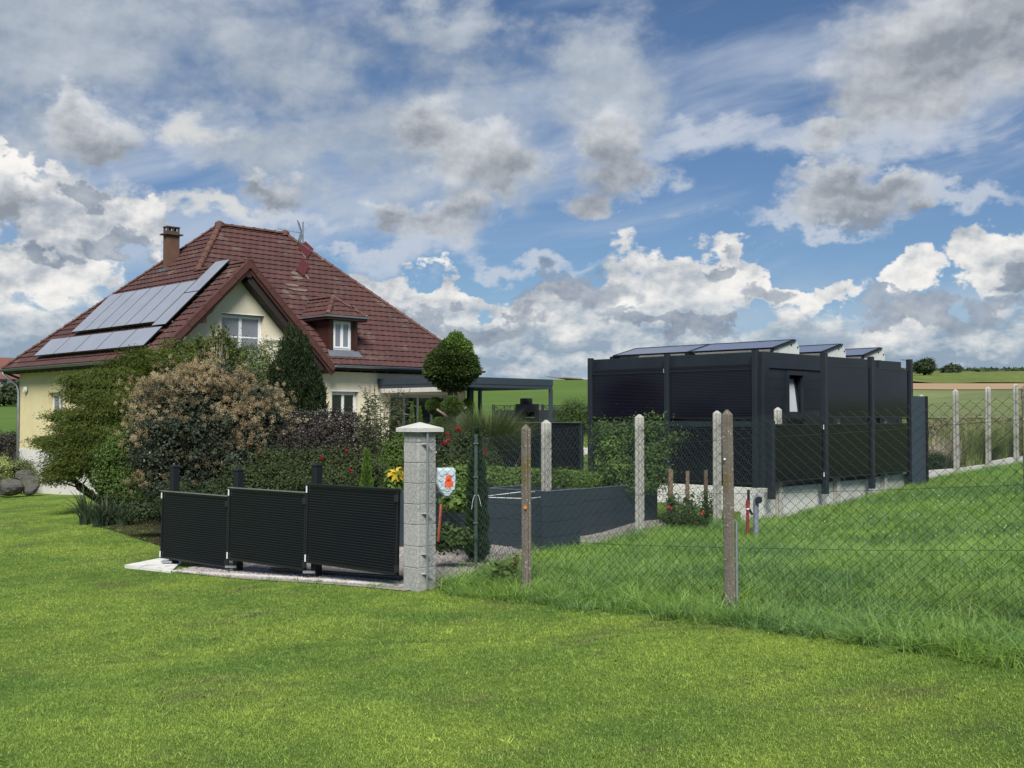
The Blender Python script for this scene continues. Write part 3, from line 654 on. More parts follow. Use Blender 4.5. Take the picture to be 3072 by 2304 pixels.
mb.prism([(.75, .45, 3.62), (D1[0], .45, 3.62), (D1[0], .45, D1[3]), (D1[0] - .35, .45, D1[3]), (.75, .45, ZE + .75 - .32)], (0, .3, 0))
mb.prism([(D1[1], .45, 3.62), (6.1, .45, 3.62), (6.1, .45, 3.95), (RA + (RZ - D1[3] - .3), .45, D1[3]), (D1[1], .45, D1[3])], (0, .3, 0))
mb.prism([(D1[0] - .35, .45, D1[3]), (RA + (RZ - D1[3] - .3), .45, D1[3]), (RA, .45, RZ - .28)], (0, .3, 0))
mb.box(13.05, 13.35, .75, 11.7, .8, 3.62); mb.box(.75, 13.05, 11.4, 11.7, .8, 3.62)
mb.build('wall', 'cream_render', house)
mb = MB(); wall_open(mb, 'a', .45, .75, .45, 11.7, .8, 3.62, [W3]); mb.prism([(.45, .45, 3.62), (.45, 11.7, 3.62), (.75, 11.7, 3.62), (.75, .45, 3.62)], (0, 0, .35))
mb.build('side_wall', 'yellow_render', house)['label'] = 'yellow rendered side wall'
MB().box(.43, 13.37, .43, 11.72, -1.9, .80).build('plinth', 'plinth_white', house)
MB().box(.9, 12.9, .9, 11.2, 2.95, 3.0).box(.9, 12.9, 4, 4.1, .8, 5).build('inner_floor', 'fire_black', house)
# roof deck
zl = lambda a: ZE + a
zf = lambda b: ZE + KF * b
BE = 12.2; BS = (9.25 - ZE) / (BE - 5.54)
roof = empty('roof', (0, 0, 0), parent=house)
ps = lambda L, dz=-.02: [(a, b, z + dz) for a, b, z in L]
Lf = ps([(0, 0 - .1, ZE), (RA, -.1, RZ), (RA, 3.33, RZ), (5.4, 5.54, 9.25), (0, BE, ZE)])
Ff = ps([(GR, 0, ZE), (13.8, 0, ZE), (8.3, 5.54, 9.25), (5.4, 5.54, 9.25), (RA, 3.33, RZ)])
Gf = ps([(RA, -.1, RZ), (GR + .02, -.1, RZ - (GR - RA)), (GR + .02, 0, RZ - (GR - RA)), (RA, 3.33, RZ)])
Bf = ps([(0, BE, ZE), (5.4, 5.54, 9.25), (8.3, 5.54, 9.25), (13.8, BE, ZE)]); Rf = ps([(13.8, 0, ZE), (13.8, BE, ZE), (8.3, 5.54, 9.25)])
mb = MB()
for poly in (Lf, Ff, Gf, Bf, Rf): mb.prism(poly, (0, 0, -.16))
mb.build('roof_deck', 'dark_timber', roof)
# tiles
def tile_mesh(w, l, th):
    mb = MB(); n = 4; pts = []
    for k in range(n + 1):                       # gentle double wave across the tile
        x = -w / 2 + w * k / n; pts.append((x, .012 * (1 - math.cos(2 * math.pi * k / n * 1.0)) * .5))
    vs = [(x, 0, z + .040) for x, z in pts] + [(x, l * 1.10, z + .002) for x, z in pts] + [(x, 0, -.004) for x, z in pts]
    fs = [(k, k + 1, n + 2 + k, n + 1 + k) for k in range(n)] + [(2 * n + 2 + k, 2 * n + 3 + k, k + 1, k) for k in range(n)]
    fs += [(0, n + 1, 2 * n + 2), (n, 3 * n + 2, 2 * n + 1)]
    mb.add(vs, fs); return mb
TW, TL = .285, .292
tproto = tile_mesh(TW * .998, TL, .03).build('tile_shape', 'tile'); tile_me = tproto.data; bpy.data.objects.remove(tproto)
rest = MB(); individual = []
def tile_face(o, sx, sy, extent, tmax, pick=0):
    """o origin, sx unit along eave, sy unit up-slope; extent(t)->(s0,s1)"""
    o, sx, sy = Vector(o), Vector(sx), Vector(sy); n = sx.cross(sy); n = n if n.z > 0 else -n
    k = 0
    while k * TL < tmax - .03:
        t0 = k * TL; t1 = min(t0 + TL * 1.1, tmax); a0, a1 = extent(t0); b0, b1 = extent(min(t0 + TL, tmax)); off = (k % 2) * TW / 2
        i0 = math.floor((min(a0, b0) - off) / TW); i1 = math.ceil((max(a1, b1) - off) / TW)
        for i in range(i0, i1):
            s0 = i * TW + off; s1 = s0 + TW; j = rng.uniform(-.003, .003)
            lo0, hi0 = max(s0, a0), min(s1, a1); lo1, hi1 = max(s0, b0), min(s1, b1)
            full = lo0 == s0 and hi0 == s1 and lo1 == s0 and hi1 == s1
            if full and pick and len(individual) < pick:
                m = Matrix.Translation(o + sx * (s0 + TW / 2) + sy * t0 + n * j)
                rot = Matrix((sx, sy, n)).transposed()
                if rot.determinant() < 0: rot = Matrix((-sx, sy, n)).transposed()
                individual.append(m @ rot.to_4x4()); continue
            if hi0 - lo0 < .02 and hi1 - lo1 < .02: continue
            lo1, hi1 = min(lo1, hi1), max(lo1, hi1); lo0, hi0 = min(lo0, hi0), max(lo0, hi0)
            g_ = .0005; P = lambda s, t, h: o + sx * s + sy * t + n * (h + j)
            mid0, mid1 = (lo0 + hi0) / 2, (lo1 + hi1) / 2
            rest.add([P(lo0 + g_, t0, .040), P(mid0, t0, .052), P(hi0 - g_, t0, .040), P(hi1 - g_, t1, .002), P(mid1, t1, .012), P(lo1 + g_, t1, .002), P(lo0 + g_, t0, -.004), P(hi0 - g_, t0, -.004), P(mid0, t0, 0)],
                     [(0, 1, 4, 5), (1, 2, 3, 4), (6, 8, 1, 0), (8, 7, 2, 1)])
        k += 1
r2 = math.sqrt(2)
cf = 1 / math.sqrt(1 + KF * KF)
# front face first: the 300 tiles that show largest
tile_face((0, 0, ZE), (1, 0, 0), (0, cf, KF * cf), lambda t: (max(GR - (t * cf) * (GR - RA) / 3.33, (t * cf) / 5.54 * 5.4) if t * cf < 3.33 else (t * cf) * 5.4 / 5.54, 13.8 - t * cf * 5.5 / 5.54), 5.54 / cf, pick=300)
tile_face((0, 0, ZE), (0, 1, 0), (1 / r2, 0, 1 / r2), lambda t: (-.02 if t / r2 < RA else (t / r2) * 5.54 / 5.4, BE - (t / r2) / BS), 5.4 * r2)
tile_face((GR, 0, RZ - (GR - RA)), (0, 1, 0), (-1 / r2, 0, 1 / r2), lambda t: (-.1, (t / r2) * 3.33 / (GR - RA)), (GR - RA) * r2)
for m_ in individual:
    t_ = bpy.data.objects.new('tile', tile_me); t_.matrix_local = m_; link(t_, roof)
rest.build('tile_field', 'tile_mass', roof)['kind'] = 'stuff'
# ridge and hip tiles
mb = MB(); n = 7; vs = []
for yy, rr in ((0, .115), (.05, .118), (.05, .102), (.42, .092)):
    vs += [(rr * math.cos(math.pi * k / (n - 1)), yy, rr * .85 * math.sin(math.pi * k / (n - 1)) - .02) for k in range(n)]
mb.add(vs, [(l * n + k, l * n + k + 1, (l + 1) * n + k + 1, (l + 1) * n + k) for l in range(3) for k in range(n - 1)] + [tuple(range(n))])
rp = mb.build('r', 'ridge_tile', smooth=False); ridge_me = rp.data; bpy.data.objects.remove(rp)
def ridge_run(p, q_, parent, sc=1.0, name='ridge_tile'):
    p, q_ = Vector(p), Vector(q_); d = (q_ - p); L = d.length; d.normalize(); k = int(L / (.37 * sc)); st = L / max(k, 1)
    sxv = d.cross(Vector((0, 0, 1))).normalized(); nz = sxv.cross(d)
    for i in range(max(k, 1)):
        o = bpy.data.objects.new(name, ridge_me); m = Matrix((sxv, d, nz)).transposed().to_4x4(); m.translation = p + d * (i * st) + nz * .03
        o.matrix_local = m @ Matrix.Diagonal((sc, st / .37, sc, 1)); link(o, parent)
A1 = (5.4, 5.54, 9.25); A2 = (8.3, 5.54, 9.25)
ridge_run(A1, A2, roof, 1.15); ridge_run((RA, 3.33, RZ), A1, roof, 1.15); ridge_run((13.8, 0, ZE), A2, roof); ridge_run((0, BE, ZE), A1, roof)
ridge_run((RA, -.12, RZ), (RA, 3.33, RZ), roof)
for p in (A1, A2): MB().tube([(p[0], p[1], p[2] - .05), (p[0], p[1], p[2] + .10), (p[0], p[1], p[2] + .17)], [.19, .17, .06], 10).build('ridge_end', 'ridge_tile', roof)
# rake edge tiles on the gable
for side in (0, 1):
    L = (RA if side == 0 else GR - RA) * r2; d = Vector((1, 0, 1)).normalized() if side == 0 else Vector((-1, 0, 1)).normalized()
    s = Vector((0, -.1, ZE)) if side == 0 else Vector((GR, -.1, RZ - (GR - RA)))
    k = int(L / .36); st = L / k
    proto = None
    for i in range(k):
        if proto is None:
            mb = MB(); mb.bar((0, 0, -.10), tuple(d * (st * .985) + Vector((0, 0, -.10))),   .05, .19, up=(0, 0, 1)); mb.bar(tuple(Vector((0, .07, .035))), tuple(d * (st * .985) + Vector((0, .07, .035))), .20, .045)
            proto = mb.build('rake_tile', 'rake_tile', roof); o = proto
        else: o = proto.copy(); link(o, roof)
        o.location = s + d * (i * st) + Vector((0, 0, .04 * (1 - i % 2 * .3)))
MB().bar((-.0, -.06, ZE - .20), (RA, -.06, RZ - .20), .04, .2).bar((GR, -.06, RZ - (GR - RA) - .2), (RA, -.06, RZ - .2), .04, .2).build('barge_board', 'brown_wood', roof)
mb = MB().prism([(.1, 0, ZE - .22), (RA, 0, RZ - .22), (RA, 0, RZ - .30), (.1, 0, ZE - .30)], (0, .45, 0)); mb.prism([(GR - .1, 0, RZ - (GR - RA) - .12), (RA, 0, RZ - .22), (RA, 0, RZ - .30), (GR - .1, 0, RZ - (GR - RA) - .20)], (0, .45, 0))
mb.build('gable_soffit', 'dark_timber', roof)
MB().prism([(GR - .25, 0, RZ - (GR - RA) - .02), (RA, 0, RZ - .31), (RA, 0, RZ - .66), (GR - .45, 0, RZ - (GR - RA) - .10)], (0, .40, 0)).build('underside_band', 'dark_timber', roof)  # dark beam added to stand in for a deeper overhang's dark underside
MB().bbox(RA - .16, RA + .16, -.13, .05, RZ - .22, RZ + .10, .03).build('ridge_end', 'rake_tile', roof)
for a, z in ((1.62, 5.12), (4.95, 5.05), (RA, RZ - .40)):
    mb = MB(); mb.bbox(a - .10, a + .10, -.06, .5, z - .11, z + .11, .012); mb.box(a - .13, a + .13, -.02, .1, z + .05, z + .12)
    mb.build('purlin_end', 'brown_wood', house)
# gutters, rafters, downpipes
def gutter(p, q_, name='gutter'):
    p, q_ = Vector(p), Vector(q_); d = (q_ - p).normalized(); s = d.cross(Vector((0, 0, 1)))
    mb = MB(); vs = []
    for c in (p, q_):
        for k in range(7): a = math.pi * k / 6; vs.append(c + s * (.075 * math.cos(a)) + Vector((0, 0, -.075 * math.sin(a))))
        for k in range(6, -1, -1): a = math.pi * k / 6; vs.append(c + s * (.068 * math.cos(a)) + Vector((0, 0, -.068 * math.sin(a))))
    mb.add(vs, [(k, (k + 1) % 14, 14 + (k + 1) % 14, 14 + k) for k in range(14)] + [tuple(range(13, -1, -1)), tuple(range(14, 28))])
    mb.tube([p + s * .078, q_ + s * .078], .012, 6); mb.tube([p - s * .078, q_ - s * .078], .012, 6)
    return mb.build(name, 'zinc', house)
gutter((GR + .08, -.09, ZE - .03), (13.86, -.09, ZE - .03)); gutter((-.09, 0.0, ZE - .03), (-.09, BE + .1, ZE - .03))
for k in range(11):
    a = 7.3 + k * .6; MB().bar((a, .0, ZE - .16), (a, .48, ZE - .06), .09, .13).build('rafter_end', 'dark_timber', house)
for k in range(18):
    b = .8 + k * .6; MB().bar((.0, b, ZE - .16), (.48, b, ZE - .06), .09, .13).build('rafter_end', 'dark_timber', house)
MB().tube([(-.09, BE - .25, ZE - .1), (-.09, BE - .28, ZE - .22), (.36, 11.75, ZE - .62), (.38, 11.62, ZE - .85), (.38, 11.62, -1.6)], .05, 8).build('downpipe', 'zinc', house, True)
MB().bar((0, 12.1, ZE - .12), (.45, 11.75, ZE - .35), .1, .08).build('eave_bracket', 'dark_timber', house)
MB().tube([(.40, 10.95, 3.05), (.32, 10.95, 3.05)], [.13, .10], 12).build('wall_lamp', 'white_pvc', house)
MB().box(.10, 13.7, .06, .1, ZE - .18, ZE - .04).box(.06, .1, .1, 12, ZE - .18, ZE - .04).build('fascia', 'brown_wood', house)
# windows
def window(par, fr, rect, b, leaves=2, depth=.16, glass='pane', lname='window', fm='white_pvc', axis='b'):
    t0, t1, z0, z1 = rect; fw = .06; c = b + depth
    def bx(mb, ta, tb, za, zb, ca, cb):
        return mb.box(ta, tb, ca, cb, za, zb) if axis == 'b' else mb.box(ca, cb, ta, tb, za, zb)
    mb = MB()
    for ta, tb, za, zb in ((t0, t0 + fw, z0, z1), (t1 - fw, t1, z0, z1), (t0 + fw, t1 - fw, z0, z0 + fw), (t0 + fw, t1 - fw, z1 - fw, z1)): bx(mb, ta, tb, za, zb, c, c + .07)
    w = (t1 - t0 - 2 * fw) / leaves
    for i in range(leaves):
        a, e = t0 + fw + i * w, t0 + fw + (i + 1) * w; s = .055
        for ta, tb, za, zb in ((a, a + s, z0 + fw, z1 - fw), (e - s, e, z0 + fw, z1 - fw), (a + s, e - s, z0 + fw, z0 + fw + s), (a + s, e - s, z1 - fw - s, z1 - fw)): bx(mb, ta, tb, za, zb, c - .02, c + .045)
    o = mb.build(lname, fm, par)
    if par is not None and par.parent is not None and par.name.startswith('dormer'): pp = par
    else: pp = o
    for i in range(leaves):
        a, e = t0 + fw + i * w + .055, t0 + fw + (i + 1) * w - .055
        bx(MB(), a, e, z0 + fw + .055, z1 - fw - .055, c + .005, c + .018).build('pane', glass, pp)
    return o
window(house, HF, D1, .45, 2, .20, 'pane_sky_tint', 'balcony_door')
MB().box(D1[0] + .10, D1[0] + .42, .66, .68, D1[2], D1[3] - .12).build('dark_interior', 'fire_black', house)  # black sheet standing in for the unlit room behind the left sash
window(house, HF, W2, .45, 2, .16, 'pane', 'window'); window(house, HF, W3, .45, 2, .18, 'pane_sky_tint', 'window', axis='a')
window(house, HF, SD, .45, 4, .12, 'pane', 'sliding_door', 'alu')
MB().box(D1[0] - .05, D1[1] + 1.0, .36, .40, 4.62, 4.66).box(D1[0] - .05, D1[1] + 1.0, .36, .39, 4.2, 4.22).build('balcony_rail', 'white_pvc', house)
MB().box(W2[0] - .04, W2[1] + .04, .43, .75, 2.92, 2.97).box(D1[0] - .03, D1[1] + .03, .44, .75, D1[3], D1[3] + .035).build('roller_box', 'white_pvc', house)
MB().box(W3[0] - .06, W3[1] + .06, .36, .7, 1.66, 1.715).build('window_sill', 'plinth_white', house)
MB().box(9.0, 12.4, .36, .45, .80, .86).build('door_sill', 'white_pvc', house)
# chimney
ch = MB().box(3.62, 4.12, 6.2, 6.5, 7.0, 8.78).build('chimney', 'chimney_render', house)
MB().box(3.52, 4.22, 6.1, 6.6, 8.78, 8.83).build('chimney_slab', 'chimney_cap', ch)
mb = MB().box(3.62, 4.12, 6.2, 6.5, 8.83, 8.93)
for a in (3.62, 3.84, 4.06):
    for b in (6.2, 6.44): mb.box(a, a + .06, b, b + .06, 8.93, 9.06)
mb.box(3.60, 4.14, 6.18, 6.52, 9.06, 9.10); mb.build('chimney_hood', 'chimney_cap', ch)
MB().box(3.5, 3.62, 6.1, 6.6, 7.32, 7.50).build('chimney_flashing', 'zinc', ch)
# solar panels on the left roof plane
def lpt(px, row):
    n = Vector((-1, 0, 1)).normalized(); nw = (U * n.x + Vector((0, 0, n.z)))
    p = HF.loc(hit(px, row, HF.o + Vector((0, 0, ZE)), nw)); return (p.x, p.y)
def fpt(px, row):
    nw = V * (-KF) + Vector((0, 0, 1)); p = HF.loc(hit(px, row, HF.o + Vector((0, 0, ZE)), nw)); return (p.x, p.y)
def roof_panel(a0, a1, b0, b1):
    n = Vector((-1, 0, 1)).normalized(); P = lambda a, b, h: Vector((a, b, ZE + a)) + n * (h + .05); g_ = .013
    fr = MB().prism([P(a0, b0 + g_, .11), P(a1, b0 + g_, .11), P(a1, b1 - g_, .11), P(a0, b1 - g_, .11)], n * .035).build('solar_panel', 'pv_frame', house)
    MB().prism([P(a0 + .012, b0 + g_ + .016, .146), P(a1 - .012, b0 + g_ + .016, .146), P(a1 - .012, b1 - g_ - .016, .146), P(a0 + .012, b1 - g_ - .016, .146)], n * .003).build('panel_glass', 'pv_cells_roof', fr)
q1 = [lpt(345, 894.7), lpt(603, 853.6), lpt(474.7, 978.6), lpt(223, 1008.7)]; q2 = [lpt(164.5, 1031), lpt(500, 989.7), lpt(446, 1048), lpt(109, 1081)]; q3 = [lpt(663, 798), lpt(705.7, 789), lpt(503, 988), lpt(463.6, 991)]
print('ROOFPV', q1, q2, q3)
aU = (q1[0][0] + q1[1][0]) / 2; aL = (q1[2][0] + q1[3][0]) / 2; bN = (q1[1][1] + q1[2][1]) / 2; bF = (q1[0][1] + q1[3][1]) / 2
for i in range(6): roof_panel(aL, aU, bN + (bF - bN) * i / 6, bN + (bF - bN) * (i + 1) / 6)
cU = (q3[0][0] + q3[1][0]) / 2; cL = (q3[2][0] + q3[3][0]) / 2; c0 = max((q3[1][1] + q3[2][1]) / 2, .12); c1 = bN - .01
for i in range(2): roof_panel(cL + .01 + (cU - cL) * i / 2, cL + (cU - cL) * (i + 1) / 2, c0, c1)
dU = (q2[0][0] + q2[1][0]) / 2; dL = (q2[2][0] + q2[3][0]) / 2; dN = (q2[1][1] + q2[2][1]) / 2; dF = (q2[0][1] + q2[3][1]) / 2; dN = max(dN, c0)
for i in range(5): roof_panel(dL, min(dU, cL - .02), dN + (dF - dN) * i / 5, dN + (dF - dN) * (i + 1) / 5)
mb = MB()
for aa, b0, b1 in ((aL + .1, bN, bF), (aU - .2, bN, bF), (dL + .1, dN, dF), (cL + .2, dN, c1)):
    n_ = Vector((-1, 0, 1)).normalized(); mb.bar(Vector((aa, b0, ZE + aa)) + n_ * .07, Vector((aa, b1, ZE + aa)) + n_ * .07, .05, .06)
mb.build('panel_rail', 'alu', house)
# dormer
bm_ = (fpt(1000, 1058)[1] + fpt(1060, 1062)[1]) / 2; bd = bm_
dl, dr = HF.onb(987, 1040, bd).x, HF.onb(1070, 1040, bd).x; dz0 = zf(bd) - .05; dzE = HF.onb(1030, 952, bd).z
wl_, wr_ = HF.onb(998, 1000, bd).x, HF.onb(1053, 1000, bd).x; wz1, wz0 = HF.onb(1025, 962, bd).z, HF.onb(1025, 1050, bd).z
print('DORMER', bd, dl, dr, dz0, dzE, wl_, wr_, wz0, wz1)
dorm = empty('dormer', (0, 0, 0), parent=house)
mb = MB(); wall_open(mb, 'b', bd, bd + .12, dl, dr, dz0, dzE, [(wl_, wr_, wz0, wz1)])
yb = lambda z: (z - ZE) / KF
for a0_, a1_ in ((dl, dl + .1), (dr - .1, dr)): mb.prism([(a0_, bd + .12, dz0), (a0_, bd + .12, dzE), (a0_, yb(dzE), dzE)], (a1_ - a0_, 0, 0))
mb.build('dormer_wall', 'brown_wood', dorm)
mb = MB()
for ta, tb in ((dl - .01, dl + .16), (dr - .13, dr + .01)): mb.box(ta, tb, bd - .03, bd, dz0, dzE)
mb.build('corner_board', 'brown_wood', dorm)
window(dorm, HF, (wl_, wr_, wz0, wz1), bd, 2, .02, 'pane_sky_tint', 'window')
MB().prism([(dl - .05, bd, wz0 - .02), (dr + .05, bd, wz0 - .02), (dr + .14, bd - .20, zf(bd - .20) + .06), (dl - .14, bd - .20, zf(bd - .20) + .06)], (0, 0, .025)).build('apron_flashing', 'zinc', dorm)
eo = .26; ze_ = dzE + .02; hw = (dr - dl) / 2 + eo; am = (dl + dr) / 2; rz = ze_ + hw * .85; apb = bd - eo + hw
e0, e1 = am - hw, am + hw; f0 = bd - eo
bk = yb(rz); be_ = yb(ze_) 
mb = MB()
mb.prism([(e0, f0, ze_), (e1, f0, ze_), (am, apb, rz)], (0, 0, -.08)); mb.prism([(e0, f0, ze_), (am, apb, rz), (am, bk, rz), (e0, be_, ze_)], (0, 0, -.08)); mb.prism([(e1, f0, ze_), (e1, be_, ze_), (am, bk, rz), (am, apb, rz)], (0, 0, -.08))
mb.build('dormer_deck', 'dark_timber', dorm)
old = rest; rest = MB()
sl = math.hypot(hw, rz - ze_); ux, uz = hw / sl, (rz - ze_) / sl
tile_face((0, f0, ze_), (1, 0, 0), (0, ux, uz), lambda t: (e0 + t * ux, e1 - t * ux), sl)
tile_face((e0, 0, ze_), (0, 1, 0), (ux, 0, uz), lambda t: (f0 + t * ux, be_ + (bk - be_) * t / sl), sl)
tile_face((e1, 0, ze_), (0, 1, 0), (-ux, 0, uz), lambda t: (f0 + t * ux, be_ + (bk - be_) * t / sl), sl)
rest.build('dormer_tiles', 'tile_mass', dorm)['kind'] = 'stuff'
ridge_run((e0, f0, ze_), (am, apb, rz), dorm, .95); ridge_run((e1, f0, ze_), (am, apb, rz), dorm, .95); ridge_run((am, apb, rz), (am, bk, rz), dorm, .9)
mb = MB().box(e0 - .01, e1 + .01, f0 - .02, f0 + .03, ze_ - .14, ze_ - .02).box(e0 - .02, e0 + .03, f0 + .03, be_, ze_ - .14, ze_ - .02).box(e1 - .03, e1 + .02, f0 + .03, be_, ze_ - .14, ze_ - .02); mb.build('dormer_fascia', 'brown_wood', dorm)
MB().box(e0 - .05, e1 + .05, f0 - .07, f0 - .02, ze_ - .05, ze_ + .01).box(e0 - .07, e0 - .02, f0 - .02, be_, ze_ - .05, ze_ + .01).build('dormer_gutter', 'zinc', dorm)
MB().box(e0, e1, f0, bd + .1, ze_ - .16, ze_ - .13).box(e0, dl, f0, be_, ze_ - .16, ze_ - .13).build('dormer_soffit', 'dark_timber', dorm)
MB().bar((e0 - .02, be_ - .1, ze_ - .05), (am, bk + .02, rz + .03), .10, .03).build('valley_flashing', 'zinc', dorm)
# antenna with its red flashing plates and mortar patch
def onfront(a, b, h): return Vector((a, b, ZE + KF * b)) + Vector((0, -KF, 1)).normalized() * h
pa = fpt(912, 742); pb = fpt(906, 800)
for k in ([(914, 728), (939, 752), (920, 778), (893, 748)], [(906, 780), (926, 805), (909, 833), (885, 812)]):
    MB().prism([onfront(*fpt(*p_), .06) for p_ in k], Vector((0, -KF, 1)).normalized() * .02).build('flashing_plate', 'red_metal', house)
an = empty('antenna', (0, 0, 0), parent=house)
base_ = onfront(pa[0] + .02, pa[1] + .1, 0); top_z = HF.onb(912, 672, pa[1]).z
MB().tube([base_, (base_.x, base_.y, top_z + .1)], .03, 6).build('mast', 'galvanised', an)
bx_, by_ = base_.x, base_.y
mb = MB(); zc = top_z - .35
d1 = Vector((-.75, .65, .18)); p0_ = Vector((bx_, by_, zc)); mb.tube([p0_, p0_ + d1], .024, 5)
for k in range(9):
    c = p0_ + d1 * (.15 + k * .1); w_ = Vector((.08, .09, 0)); mb.tube([c - w_, c + w_], .009, 4)
mb.build('antenna_boom', 'galvanised', an)
for sgn in (1, -1):
    mb = MB(); w_ = Vector((.22, .25, 0)) * 1.0; tl = Vector((-.10, .09, .42 * sgn)); lift = Vector((-.05, .04, .05 * sgn))
    for k in range(7): c = p0_ + lift + tl * (k / 6) ; mb.tube([c - w_, c + w_], .011, 4)
    for s_ in (-1, -.3, .3, 1): mb.tube([p0_ + lift + w_ * s_, p0_ + lift + tl + w_ * s_], .011, 4)
    mb.build('reflector_grid', 'galvanised', an)
for (px, row, w, h) in ((882, 822, .16, .08), (893, 836, .30, .07), (874, 858, .34, .06), (892, 872, .42, .06), (908, 765, .05, .2), (921, 834, .05, .16)):
    a, b = fpt(px, row); k = 9; pts = [onfront(a + w * math.cos(6.28 * i / k) * rng.uniform(.7, 1.15), b + h * math.sin(6.28 * i / k) * rng.uniform(.7, 1.15), .045) for i in range(k)]
    MB().prism(pts, Vector((0, -KF, 1)).normalized() * .006).build('mortar_patch', 'mortar', house)
# ------------------------------------------------------------------ terrace and pergola
tg = HF.world(8.6, -3.9, 0)
terr = empty('terrace', HF.o, R(45), 'pale paved garden terrace beneath the grey pergola', 'terrace'); terr['kind'] = 'structure'
del terr['category']
MB().box(8.2, 17.5, -4.2, .43, .1, .80).build('terrace_slab', 'plinth_white', terr)
PF = HF; pa0, pa1, pb0, pb1 = 8.94, 14.1, -3.56, .42; pt = 3.41
perg = empty('pergola', HF.world(pa0, pb0, .8), R(45), 'anthracite aluminium pergola with flat roof attached to the house front', 'pergola')
o_ = Vector((pa0, pb0, .8))
def pbx(x0, x1, y0, y1, z0, z1, name, m='anthracite_flat'): return MB().bbox(x0 - o_.x, x1 - o_.x, y0 - o_.y, y1 - o_.y, z0 - o_.z, z1 - o_.z, .008).build(name, m, perg)
for (a, b, c_, d_) in ((pa0, pa1, pb0, pb0 + .12), (pa0, pa1, pb1 - .12, pb1), (pa0, pa0 + .12, pb0 + .12, pb1 - .12), (pa1 - .12, pa1, pb0 + .12, pb1 - .12)):
    pbx(a, b, c_, d_, pt - .24, pt, 'beam'); 
    cx = .014
    pbx(a + cx, b - cx, c_ + cx, d_ - cx, pt - .36, pt - .245, 'lower_beam')
for (a, b) in ((pa0, pb0), (pa1 - .13, pb0), (pa1 - .13, pb1 - .13)): pbx(a + .004, a + .126, b + .004, b + .126, .8, pt - .36, 'post')
for k in range(24): pbx(pa0 + .14 + k * .2, pa0 + .14 + k * .2 + .185, pb0 + .13, pb1 - .13, pt - .12, pt - .08, 'roof_louvre')
pbx(pa0 - .02, pa0 + .10, pb0 + .15, pb1 - .15, pt - .52, pt - .37, 'rolled_screen', 'screen_fabric')
for px in (1352 + 40, 1530, 1580): p = HF.onb(px + 20, 1133, pb1 - .06); pbx(p.x, p.x + .12, pb1 - .1, pb1 - .04, pt, pt + .07, 'roof_fixing', 'black_post')
MB().bbox(13.36, 13.56, .2, .42, .8, 3.4, .01).build('corner_pillar', 'anthracite', house)
# ------------------------------------------------------------------ barbecue, lattice fence, chairs behind
bq = at(1582, 1252, 43); bqr = empty('barbecue', (bq.x, bq.y, g(bq.x, bq.y)), R(18), 'dark masonry barbecue with open hearth and square chimney block', 'barbecue')
s_ = 43 / F; gz = g(bq.x, bq.y)
def rz_(row, Y): return at(1536, row, Y).z
Z1, Z2, Z3 = rz_(1195, 43) - gz, rz_(1212, 43) - gz, rz_(1238, 43) - gz
MB().bbox(-.38, .38, -.3, .35, Z3 + .02, Z2).box(-.38, -.17, -.3, .35, 0, Z3 + .02).box(.17, .38, -.3, .35, 0, Z3 + .02).box(-.17, .17, .2, .35, .2, Z3 + .02).box(-.17, .17, -.3, .2, 0, Z3 - .36).build('hearth', 'brick_dark', bqr)
MB().bbox(-.20, .16, -.15, .3, Z2, Z1).build('chimney_block', 'brick_dark', bqr)
MB().box(-.17, .17, .05, .2, Z3 - .36, Z3 + .02).build('firebox', 'fire_black', bqr)
MB().box(-.18, .18, -.33, -.30, Z3 - .2, Z3 - .17).tube([(-.18, -.36, Z3 - .18), (.18, -.36, Z3 - .18)], .008, 5).build('grill_bar', 'alu', bqr)
lf0, lf1 = at(1480, 1214, 45.2), at(1702, 1214, 44.6); lz0 = 1.0
latt = empty('lattice_fence', (lf0.x, lf0.y, 0), math.atan2(lf1.y - lf0.y, lf1.x - lf0.x), 'dark garden fence with ornamental lattice top behind the barbecue', 'fence')
LL = (lf1 - lf0).length; zt = rz_(1216, 45); zm = rz_(1232, 45)
for k in range(4): MB().bbox(k * LL / 3 - .05, k * LL / 3 + .05, -.05, .05, g(lf0.x, lf0.y) - .3, zt + .04).build('fence_post', 'anthracite', latt)
for k in range(3):
    x0, x1 = k * LL / 3 + .05, (k + 1) * LL / 3 - .05
    for j in range(5):
        h = (zm - (g(lf0.x, lf0.y) - .2)) / 5; MB().box(x0, x1, -.02, .02, zm - (j + 1) * h + .006, zm - j * h).build('board', 'anthracite', latt)
    mb = MB().box(x0, x1, -.015, .015, zt - .025, zt).box(x0, x1, -.015, .015, zm, zm + .025)
    for j in range(13):
        xa = x0 + rng.uniform(0, x1 - x0); xb = min(max(xa + rng.uniform(-.35, .35), x0), x1); mb.bar((xa, 0, zm + .02), (xb, 0, zt - .02), .02, .022)
    mb.build('lattice_panel', 'anthracite', latt)
def lounger(px, row, Y, rz, label, w=.6):
    p = at(px, row, Y); z0 = p.z - .95; r_ = empty('garden_chair', (p.x, p.y, z0), rz, label, 'chair', 'garden chairs behind the ornamental grass')
    MB().prism([(-w / 2, .25, .42), (w / 2, .25, .42), (w / 2, .42, 1.0), (-w / 2, .42, 1.0)], (0, .05, 0)).build('backrest', 'chair_grey', r_)
    MB().bbox(-w / 2, w / 2, -.3, .25, .38, .43).build('seat', 'chair_grey', r_)
    for x in (-w / 2 + .03, w / 2 - .03):
        for y in (-.27, .24): MB().tube([(x, y, 0), (x, y, .38)], .018, 6).build('leg', 'alu', r_)
        MB().bar((x, -.28, .62), (x, .3, .62), .05, .03).build('armrest', 'alu', r_)
lounger(1503, 1268, 33.0, R(160), 'pale grey garden chair nearest the ornamental grass', .55)
